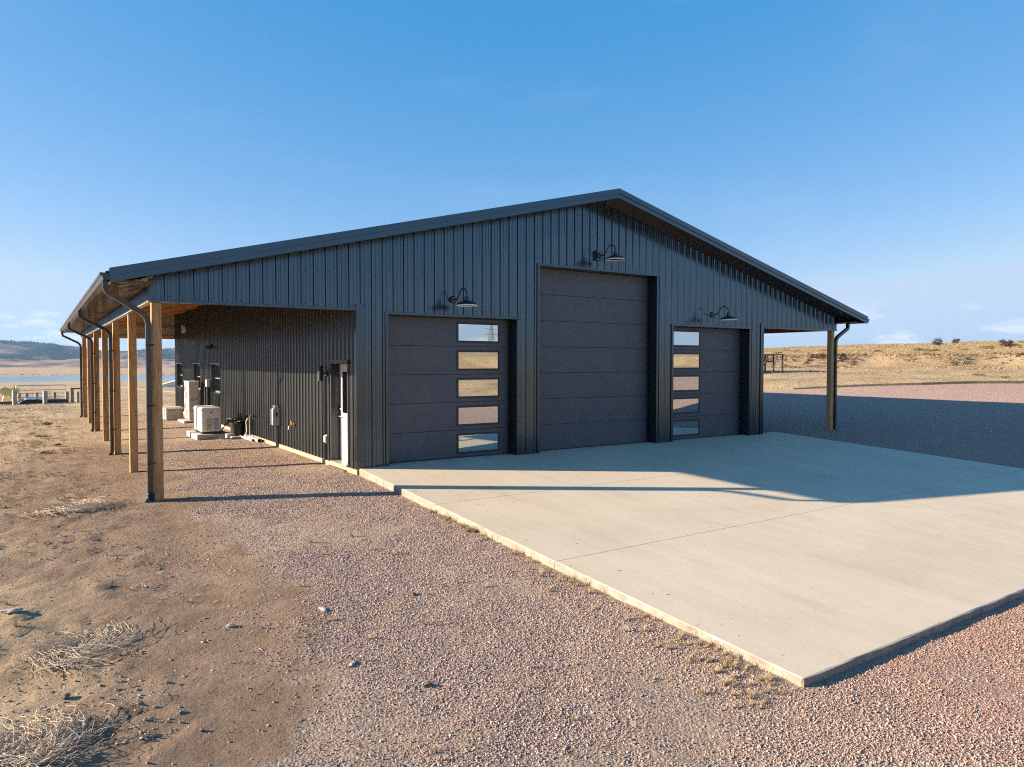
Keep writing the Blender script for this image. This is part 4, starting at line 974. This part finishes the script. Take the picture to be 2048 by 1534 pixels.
# ------------------------------------------------------------------ plants, stones, clods
def unlinked(name, mb, mat, smooth=False):
    return bpy.data.objects.new(name, mb.mesh(name, mat, smooth))
def scatter(name, pts, scl, rot, protos, kind='stuff', label=None, cat=None):
    me = bpy.data.meshes.new(name); n = len(pts); me.vertices.add(n); me.vertices.foreach_set('co', np.asarray(pts, np.float32).ravel())
    a = me.attributes.new('scl', 'FLOAT_VECTOR', 'POINT'); a.data.foreach_set('vector', np.asarray(scl, np.float32).ravel())
    a = me.attributes.new('rot', 'FLOAT_VECTOR', 'POINT'); a.data.foreach_set('vector', np.asarray(rot, np.float32).ravel())
    o = link(name, me); tag(o, label, cat, None, kind)
    c = bpy.data.collections.new(name + '_shapes')
    for p in protos: c.objects.link(p)
    ng = bpy.data.node_groups.new(name, 'GeometryNodeTree')
    ng.interface.new_socket('Geometry', in_out='INPUT', socket_type='NodeSocketGeometry'); ng.interface.new_socket('Geometry', in_out='OUTPUT', socket_type='NodeSocketGeometry')
    n_ = ng.nodes; gi = n_.new('NodeGroupInput'); go = n_.new('NodeGroupOutput'); ip = n_.new('GeometryNodeInstanceOnPoints'); ci = n_.new('GeometryNodeCollectionInfo')
    ci.inputs['Collection'].default_value = c; ci.inputs['Separate Children'].default_value = True; ci.inputs['Reset Children'].default_value = True
    ip.inputs['Pick Instance'].default_value = True
    def na(nm, t): q = n_.new('GeometryNodeInputNamedAttribute'); q.data_type = t; q.inputs['Name'].default_value = nm; return q.outputs[0]
    e2r = n_.new('FunctionNodeEulerToRotation'); ng.links.new(na('rot', 'FLOAT_VECTOR'), e2r.inputs[0])
    ng.links.new(gi.outputs[0], ip.inputs['Points']); ng.links.new(ci.outputs[0], ip.inputs['Instance']); ng.links.new(e2r.outputs[0], ip.inputs['Rotation']); ng.links.new(na('scl', 'FLOAT_VECTOR'), ip.inputs['Scale'])
    ng.links.new(ip.outputs[0], go.inputs[0])
    md_ = o.modifiers.new('scatter', 'NODES'); md_.node_group = ng
    return o
def rock_mb(seed, sub=1, flat=0.7):
    import bmesh
    bm = bmesh.new(); bmesh.ops.create_icosphere(bm, subdivisions=sub, radius=1.0); r_ = random.Random(seed); mb = MB()
    for v_ in bm.verts:
        k_ = 1 + r_.uniform(-.32, .22); v_.co *= k_; v_.co.z *= flat
    mb.add([tuple(v_.co) for v_ in bm.verts], [tuple(v_.index for v_ in f.verts) for f in bm.faces]); bm.free(); return mb
def tuft_mb(seed, n=16, h=1.0, spread=.5, wid=.016):
    r_ = random.Random(seed); mb = MB()
    for q in range(n):
        a = r_.uniform(0, 6.283); ln = h * r_.uniform(.5, 1.0); out = spread * r_.uniform(.3, 1.2); bx, by = r_.uniform(-.12, .12), r_.uniform(-.12, .12)
        d_ = Vector((math.cos(a), math.sin(a), 0)); s_ = Vector((-d_.y, d_.x, 0)) * wid * r_.uniform(.6, 1.2)
        p0 = Vector((bx, by, -.05)); p1 = p0 + d_ * out * .35 + Vector((0, 0, ln * .62)); p2 = p0 + d_ * out + Vector((0, 0, ln * r_.uniform(.75, 1.0)))
        mb.add([p0 - s_, p0 + s_, p1 + s_ * .7, p1 - s_ * .7, p2], [(0, 1, 2, 3), (3, 2, 4)])
    return mb
fwd = np.array([math.sin(.5853), math.cos(.5853)]); rgt = np.array([math.cos(.5853), -math.sin(.5853)])
def polar(n, r0, r1, half=0.92, power=1.0):
    """random ground points within a wide fan in front of the camera's standpoint"""
    a = RNG.uniform(-half, half, n); r_ = r0 + (r1 - r0) * RNG.random(n) ** power
    d_ = fwd[None] * np.cos(a)[:, None] + rgt[None] * np.sin(a)[:, None]
    return CAM[0] + d_[:, 0] * r_, CAM[1] + d_[:, 1] * r_, r_
def free(x, y, m=0.06): return ~((x > -m) & (x < 13.1) & (y > SLAB_Y1 - m) & (y < D))
def rotz(n): return np.stack([np.zeros(n), np.zeros(n), RNG.uniform(0, 6.283, n)], -1)
# gravel
x, y, r_ = polar(2300000, 3.0, 26, power=0.95)
g = gravel_mask(x, y); dens = 0.07 + 0.83 * sst(g + 1.5 * fbm(x * 0.62, y * 0.62, 5, 71, .62), 0.35, 1.25)
keep = free(x, y) & (g > 0.01) & (RNG.random(len(x)) < dens * np.clip(.06 + g * 1.3, 0, 1)) & (RNG.random(len(x)) < 1.05 * (1 - sst(r_, 9, 26)))
x, y, r_ = x[keep], y[keep], r_[keep]
red = RNG.random(len(x)) < sst(x, -1.0, 1.4)
s = (0.0036 + 0.0072 * RNG.random(len(x)) ** 3.4) * np.clip(0.85 + r_ * 0.02, .9, 1.3) * np.where(red, .85, 1.0)
z_ = ground_z(x, y) + s * .25
for nm, sel, mt in (('pink_grey_gravel', ~red, 'stone_l'), ('red_gravel', red, 'stone_r')):
    n = int(sel.sum()); sc3 = s[sel][:, None] * RNG.uniform(.7, 1.35, (n, 3))
    scatter(nm, np.stack([x[sel], y[sel], z_[sel]], -1), sc3, RNG.uniform(0, 6.283, (n, 3)), [unlinked(nm + '_shape', rock_mb(q + 5), MAT[mt]) for q in range(4)], label='loose %s stones covering the ground' % nm.replace('_', ' '), cat='gravel')
print('gravel', len(x))
n = 130; x = RNG.uniform(.15, 12.8, n); x[:70] = .05 + np.abs(RNG.normal(0, .5, 70)); y = RNG.uniform(-9.5, -.6, n); s_p = .003 + .007 * RNG.random(n) ** 2
scatter('stray_pebbles', np.stack([x, y, slab_z(x, y) + s_p * .3], -1), s_p[:, None] * RNG.uniform(.7, 1.3, (n, 3)), RNG.uniform(0, 6.283, (n, 3)), [unlinked('pebble_shape', rock_mb(44), MAT['darkrock'])], label='stray dark pebbles lying on the concrete', cat='gravel')
# soil clods
x, y, r_ = polar(520000, 3.0, 17, power=.9); g = gravel_mask(x, y)
keep = free(x, y) & (x < -1.0) & (RNG.random(len(x)) < (1 - g) * (0.10 + .90 * sst(fbm(x * 1.1, y * 1.1, 4, 81), .0, .6)) * .55)
x, y = x[keep], y[keep]; n = len(x); s = 0.0028 + 0.013 * RNG.random(n) ** 7
scatter('soil_clods', np.stack([x, y, ground_z(x, y) + s * .15], -1), s[:, None] * RNG.uniform(.7, 1.4, (n, 3)) * np.array([1.1, 1.1, .7]), rotz(n), [unlinked('clod_shape', rock_mb(q + 25), MAT['clod']) for q in range(3)], label='small crumbs of dry soil', cat='soil')
# dry grass of the left field, the hill and the slab edge
tufts = [unlinked('tuft_shape', tuft_mb(q + 50, 42, 1.0, .8), MAT['drygrass']) for q in range(4)]
flat = [unlinked('flat_tuft_shape', tuft_mb(q + 70, 34, .42, 1.1, .016), MAT['drygrass']) for q in range(3)]
P, S = [], []
a = RNG.uniform(-.78, -.12, 420000); r_ = 6 + 69 * RNG.random(420000) ** .8; dv_ = fwd[None] * np.cos(a)[:, None] + rgt[None] * np.sin(a)[:, None]
x, y = CAM[0] + dv_[:, 0] * r_, CAM[1] + dv_[:, 1] * r_; g = gravel_mask(x, y); d_, wg, th = yard_d(x, y)
wd = np.interp(y, _gy, _gx) - x
keep = free(x, y, .3) & (x < -3.2) & (wg < .3) | ((y > 23) & (x < 14) & (wg < .3))
keep &= (g < .15) & (RNG.random(len(x)) < (.05 + .95 * sst(fbm(x * .7, y * .7, 4, 91), -.15, .5)) * (.12 + .88 * sst(wd - 2.0 + 2.2 * sst(y, -2, 6), 0, 3.5)) * .75)
P.append(np.stack([x[keep], y[keep], ground_z(x[keep], y[keep]) - .004], -1)); n = int(keep.sum()); S.append((.025 + .085 * RNG.random(n) ** 2.4)[:, None] * np.ones(3) * RNG.uniform(.7, 1.3, (n, 1)))
print('field', n)
scatter('field_grass', P[0], S[0], rotz(n), flat + [unlinked('tuft_shape', tuft_mb(q + 50, 36, .8, .8), MAT['drygrass']) for q in range(1)], label='short dry grass scattered over the sandy field', cat='grass')
a = RNG.uniform(R(-3), R(52), 220000); rr = 22 + 95 * RNG.random(220000) ** .75
x, y = CAM[0] + 0 + np.cos(a) * rr * 1.15, CAM[1] + np.sin(a) * rr * 1.15
d_, wg, th = yard_d(x, y); keep = (d_ > .6) & (RNG.random(len(x)) < .12 + .88 * sst(fbm(x * .25, y * .25, 4, 95), -.25, .45))
x, y, d2 = x[keep], y[keep], d_[keep]; n = len(x)
hs_ = (.06 + .17 * RNG.random(n) ** 2) * (0.5 + .9 * sst(d2, 6, 26))
print('hill', n)
scatter('hill_grass', np.stack([x, y, ground_z(x, y) - .01], -1), hs_[:, None] * np.ones(3) * np.array([1.3, 1.3, 1.0]), rotz(n), tufts, label='dry tan grass covering the hillside', cat='grass')
a = RNG.uniform(R(-3), R(48), 60000); rr = 40 + 40 * RNG.random(60000); x, y = CAM[0] + np.cos(a) * rr * 1.1, CAM[1] + np.sin(a) * rr * 1.1
d_, wg, th = yard_d(x, y); bk = 22 + 5 * fbm(x * 0.05, y * 0.05, 3, 77) + 0.9 * fbm(x * 0.3, y * 0.3, 3, 78)
keep = (np.abs(d_ - bk - 1.1) < 1.5) & (RNG.random(len(x)) < sst(fbm(x * .35, y * .35, 4, 97), -.05, .45)); x, y = x[keep], y[keep]; n = len(x)
MAT['brush'] = mat_blade('dark_dead_brush', [(0.0, (0.10, 0.07, 0.045)), (1.0, (0.24, 0.17, 0.10))])
scatter('bank_brush', np.stack([x, y, ground_z(x, y) - .02], -1), (.12 + .30 * RNG.random(n) ** 2)[:, None] * np.ones(3), rotz(n), [unlinked('brush_tuft_shape', tuft_mb(q + 120, 46, .8, 1.0, .02), MAT['brush']) for q in range(3)], label='dark dead brush along the eroded bank', cat='brush')
n = 1500; t_ = RNG.random(n) ** 1.1; yy = -3.2 - t_ * 6.5; xx = -0.03 - np.abs(RNG.normal(0, .17, n)) * (0.35 + 1.15 * sst(-yy, 5, 8.5))
keep = RNG.random(n) < .08 + .92 * sst(fbm(xx * 2, yy * 1.6, 4, 99), -.05, .5); xx, yy = xx[keep], yy[keep]
xx = np.concatenate([xx, RNG.uniform(-3.0, -.4, 70)]); yy = np.concatenate([yy, RNG.uniform(-9.4, -3.5, 70)]); n = len(xx)
scatter('slab_edge_grass', np.stack([xx, yy, ground_z(xx, yy) - .005], -1), (.035 + .085 * RNG.random(n) ** 2)[:, None] * np.ones(3), rotz(n), [unlinked('edge_tuft_shape', tuft_mb(q + 90, 36, 1.0, .9, .016), MAT['drygrass']) for q in range(3)], label='dry weeds growing along the slab edge', cat='grass')

# weeds, rocks and clods one can pick out
def dry_weed(x, y, rad, n, seed, label, hgt=.18, ang=0.0, asp=1.0, r0=.0045, wild=.35):
    r2 = random.Random(seed); mb = MB(); t = empty('dry_weed', (x, y, gz(x, y)), ang); tag(t, label, 'dry weed')
    for q in range(n):
        a = r2.uniform(0, 6.283); p = Vector((math.cos(a) * rad * asp * r2.random(), math.sin(a) * rad * r2.random(), .0)); h = a + 1.6 + r2.uniform(-.6, .6); path = [p.copy()]
        m_ = r2.randint(5, 11)
        for j in range(m_):
            h += r2.uniform(-wild, wild) + .12; st = rad * r2.uniform(.09, .2)
            p = p + Vector((math.cos(h) * st * asp, math.sin(h) * st, 0)); p.z = max(.004, hgt * math.sin(math.pi * (j + 1) / (m_ + 1)) * r2.uniform(.3, 1.1)); path.append(p.copy())
        mb.tube(path, [r0 * (1 - .75 * j / len(path)) for j in range(len(path))], 5)
    mb.build('stalks', MAT['weed'], t, True)
    return t
dry_weed(-4.86, -5.62, .42, 230, 1, 'flattened curly dry weed lying on the bare soil at left', .035, R(52), 1.25, .0026)
dry_weed(-5.30, -7.33, .40, 330, 2, 'large bleached dry weed in the bottom left corner', .09, 0, 1.0, .0034, .6)
dry_weed(-4.75, .0, .46, 260, 3, 'pale matted dry grass clump left of the nearest post', .05, R(10), 1.2, .003, .25)
dry_weed(-4.2, -4.3, .16, 14, 4, 'few thin dry stalks on the soil in the middle of the dirt patch', .04, 0, 1.0, .003, .5)
def rock(x, y, s, seed, label, mat='rock', cat='rock'):
    mb = rock_mb(seed, 2, .65); o = mb.build('rock', MAT[mat]); o.location = (x, y, gz(x, y) + s[2] * .3); o.scale = tuple(q_ * .62 for q_ in s); o.rotation_euler = (0, 0, seed); return tag(o, label, cat)
rock(-5.42, -4.55, (.16, .09, .06), 3, 'pale flat rock at the left edge')
rock(-5.01, -6.65, (.055, .045, .05), 4, 'dark clod on the soil between the two big dry weeds', 'darkrock', 'clod')
rock(-5.10, -7.55, (.05, .05, .06), 5, 'dark clod right of the bleached weed in the corner', 'darkrock', 'clod')
rock(-2.52, -7.95, (.075, .04, .05), 6, 'dark clod in the gravel left of the slab', 'darkrock', 'clod')
rock(-2.9, -7.25, (.10, .045, .035), 7, 'pale sandy lump in the gravel at the bottom')
rock(-2.72, -5.95, (.13, .05, .035), 8, 'grey rough lump at the edge between soil and gravel')
rock(-3.62, -5.85, (.075, .06, .05), 9, 'small grey weed clod on the sandy mound', 'rock', 'clod')
rock(-1.76, -6.1, (.06, .05, .045), 10, 'small dark clod in the gravel nearer the slab', 'darkrock', 'clod')
# sagebrush on the hill and in the field
def bush_mb(seed, n=900):
    r2 = random.Random(seed); mb = MB()
    lob = [(r2.uniform(-.6, .6), r2.uniform(-.6, .6), r2.uniform(.25, .6), r2.uniform(.35, .55)) for _ in range(6)]
    for q in range(n):
        c = lob[q % 6]; th = r2.uniform(0, 6.283); ph = math.acos(r2.uniform(-.3, 1)); rr_ = c[3] * r2.uniform(.55, 1.05)
        p = Vector((c[0] + rr_ * math.sin(ph) * math.cos(th), c[1] + rr_ * math.sin(ph) * math.sin(th), max(.0, c[2] + rr_ * math.cos(ph) * .8)))
        a = Vector((r2.uniform(-1, 1), r2.uniform(-1, 1), r2.uniform(.1, 1))).normalized() * .12; b = a.orthogonal().normalized() * .028
        mb.add([p - b, p + b, p + a + b * .4, p + a - b * .4], [(0, 1, 2, 3)])
    for c in lob: mb.tube([(0, 0, 0), (c[0] * .5, c[1] * .5, c[2] * .5), (c[0], c[1], c[2])], [.03, .02, .01], 5)
    return mb
bm_ = [bush_mb(q).mesh('sagebrush', MAT['sage']) for q in range(3)]
spots = []
r3 = random.Random(21)
for azd, dist, s_ in ((34.8, 78, .55), (36.2, 64, .6), (31.8, 60, .5), (29.5, 70, .55), (35.6, 88, .6), (33.0, 84, .5), (27.0, 78, .8), (26.2, 75, .7), (24.2, 82, .7), (22.8, 86, .8), (23.4, 48, .32), (21.6, 92, .9), (21.0, 105, 1.0), (22.0, 47, .28)):
    spots.append((CAM[0] + dist * math.cos(R(azd)), CAM[1] + dist * math.sin(R(azd)), s_))
for q, (x, y, s_) in enumerate(spots):
    o = link('sagebrush', bm_[q % 3]); o.location = (x, y, gz(x, y) - .02); o.scale = (s_ * 1.0, s_ * 1.0, s_ * .62); o.rotation_euler = (0, 0, r3.uniform(0, 6)); o['spot'] = math.atan2(y - CAM[1], x - CAM[0])
bushes_ = sorted((b_ for b_ in COL.objects if b_.name.startswith('sagebrush')), key=lambda b_: -b_['spot'])
for q, b_ in enumerate(bushes_):
    dist_ = math.hypot(b_.location.x - CAM[0], b_.location.y - CAM[1]); where = 'high on the slope' if dist_ > 90 else ('low near the gravel edging' if dist_ < 55 else 'halfway up the slope')
    ordn = ('first', 'second', 'third', 'fourth', 'fifth', 'sixth', 'seventh', 'eighth', 'ninth', 'tenth', 'eleventh', 'twelfth', 'thirteenth', 'fourteenth', 'fifteenth', 'sixteenth', 'seventeenth', 'eighteenth')[q]
    del b_['spot']; tag(b_, 'low olive sagebrush %s, %s from the left on the hillside' % (where, ordn), 'shrub', 'sagebrush on the hillside')
for q, (x, y, s_) in enumerate(((-4.9, 17.2, .22), (-5.05, 12.4, .20), (-5.0, 8.3, .14), (-4.7, 10.0, .12))):
    o = link('sagebrush', bm_[q % 3]); o.location = (x, y, gz(x, y) - .02); o.scale = (s_, s_, s_ * .8); o.rotation_euler = (0, 0, q); tag(o, ('farthest and largest', 'second farthest', 'nearest', 'second nearest')[q] + ' small olive shrub on the bare ground left of the posts', 'shrub', 'small shrubs left of the posts')
# trees on the skyline
def tree(x, y, h, seed, label, mat='juniper', wide=.6):
    t = empty('skyline_tree', (x, y, gz(x, y) - .1)); tag(t, label, 'tree', 'trees on the hill skyline'); r2 = random.Random(seed)
    tr = MB(); tr.tube([(0, 0, -.2), (.03 * h, 0, h * .2), (0, .02 * h, h * .6)], [.05 * h, .035 * h, .012 * h], 7); cr = MB()
    for q in range(16):
        a = q * .7 + r2.random(); e = Vector((math.cos(a) * wide * h * .45, math.sin(a) * wide * h * .45, h * r2.uniform(.18, .8))); tr.tube([(0, 0, h * .05), e * .5 + Vector((0, 0, h * .08)), e], [.02 * h, .012 * h, .004 * h], 5)
        for j in range(70):
            p = e + Vector((r2.gauss(0, .12), r2.gauss(0, .12), r2.gauss(0, .10))) * h; d_ = Vector((r2.uniform(-1, 1), r2.uniform(-1, 1), r2.uniform(-1, 1))).normalized() * h * .07; b = d_.orthogonal().normalized() * h * .03
            cr.add([p - b, p + b, p + d_ + b, p + d_ - b], [(0, 1, 2, 3)])
    tr.build('trunk', MAT['bark'], t); cr.build('crown', MAT[mat], t)
def sky_pt(px, dist): a = R(90) - (.5853 + math.atan((px - 1024) / 1433.6)); return CAM[0] + dist * math.cos(a), CAM[1] + dist * math.sin(a)
tree(*sky_pt(1874, 112), 1.15, 1, 'round dark reddish tree alone on the skyline', wide=.75)
tree(*sky_pt(1911, 118), .8, 2, 'smaller dark tree with ragged crown right of the lone skyline tree', wide=.9)
tree(*sky_pt(2011, 98), .95, 3, 'wide dark bushy tree on the hump near the right edge', wide=1.1)
# transmission tower far behind the viewer (seen mirrored in the door glass)
tx, ty = 338, -538
t = empty('transmission_tower', (tx, ty, 0)); tag(t, 'steel lattice transmission tower mirrored in the top pane of the left overhead door', 'tower')
mb = MB(); Ht = 39
def cw(zf): return 3.6 * (1 - zf) ** 1.3 + .7
for q in range(9):
    a, b = q / 9, (q + 1) / 9
    ca = [(sx * cw(a), sy * cw(a), a * Ht) for sx, sy in ((-1, -1), (1, -1), (1, 1), (-1, 1))]; cb = [(sx * cw(b), sy * cw(b), b * Ht) for sx, sy in ((-1, -1), (1, -1), (1, 1), (-1, 1))]
    for j in range(4):
        mb.beam(ca[j], cb[j], .35, .35); mb.beam(ca[j], cb[(j + 1) % 4], .22, .22); mb.beam(ca[(j + 1) % 4], cb[j], .22, .22)
mb.build('lattice', MAT['darkrock'], t)
for zf in (.7, .83, .96):
    MB().beam((-7, 0, zf * Ht), (7, 0, zf * Ht), .3, .5).build('cross_arm', MAT['darkrock'], t)

# far pines on the hills
n = 16000; x = RNG.uniform(-900, 2600, n); y = RNG.uniform(3500, 5200, n)
m = fbm(x * .0035, y * .0017, 4, 140); keep = m > .02; x, y = x[keep], y[keep]
prof2 = np.interp(x - 0.12 * (y - 4800), [-3400, -400, -150, 60, 260, 420, 620, 900, 2500, 6600], [150, 138, 126, 112, 84, 74, 92, 100, 90, 80])
z2 = -12 + prof2 * sst(y, 3300, 4800) * (1 + 0.10 * fbm(x * 0.0025, y * 0.0025, 4, 30)) + 16 * fbm(x * 0.005, y * 0.004, 4, 33) * sst(y, 3350, 3900)
n = len(x)
cone = MB().lathe([(.001, 1.0), (.22, .55), (.12, .52), (.32, .2), (.05, .18), (.05, -.1)], 6)
scatter('far_pine_forest', np.stack([x, y, z2 - .5], -1), RNG.uniform(4, 9.5, n)[:, None] * np.ones(3), rotz(n), [unlinked('pine_shape', cone, MAT['pine'])], label='scattered dark pines on the far blue hills', cat='forest')
n = 260; x = RNG.uniform(-60, 700, n); y = 866 + RNG.normal(0, 5, n) ; 
scatter('shore_brush', np.stack([x, y, ground_z(x, y) - .3], -1), RNG.uniform(.7, 1.9, n)[:, None] * np.array([1.6, 1.6, .8]), rotz(n), [unlinked('brush_shape', bush_mb(5, 120), MAT['bark'])], label='grey leafless brush along the far lake shore', cat='brush')

# haze
hz_ = MB().box(-4050, 7050, -750, 7050, -18, 225).build('haze', None); hm = bpy.data.materials.new('haze_air'); hm.use_nodes = True; hn = hm.node_tree.nodes; hn.clear()
pv = hn.new('ShaderNodeVolumePrincipled'); pv.inputs['Color'].default_value = (0.36, 0.62, 1.0, 1); pv.inputs['Density'].default_value = 0.00005; pv.inputs['Density Attribute'].default_value = ''; pv.inputs['Temperature Attribute'].default_value = '' if 'Temperature Attribute' in pv.inputs else ''; pv.inputs['Anisotropy'].default_value = 0.2
ho = hn.new('ShaderNodeOutputMaterial'); hm.node_tree.links.new(pv.outputs[0], ho.inputs['Volume']); hz_.data.materials.append(hm); tag(hz_, kind='stuff')
print('scene built', len(bpy.data.objects))
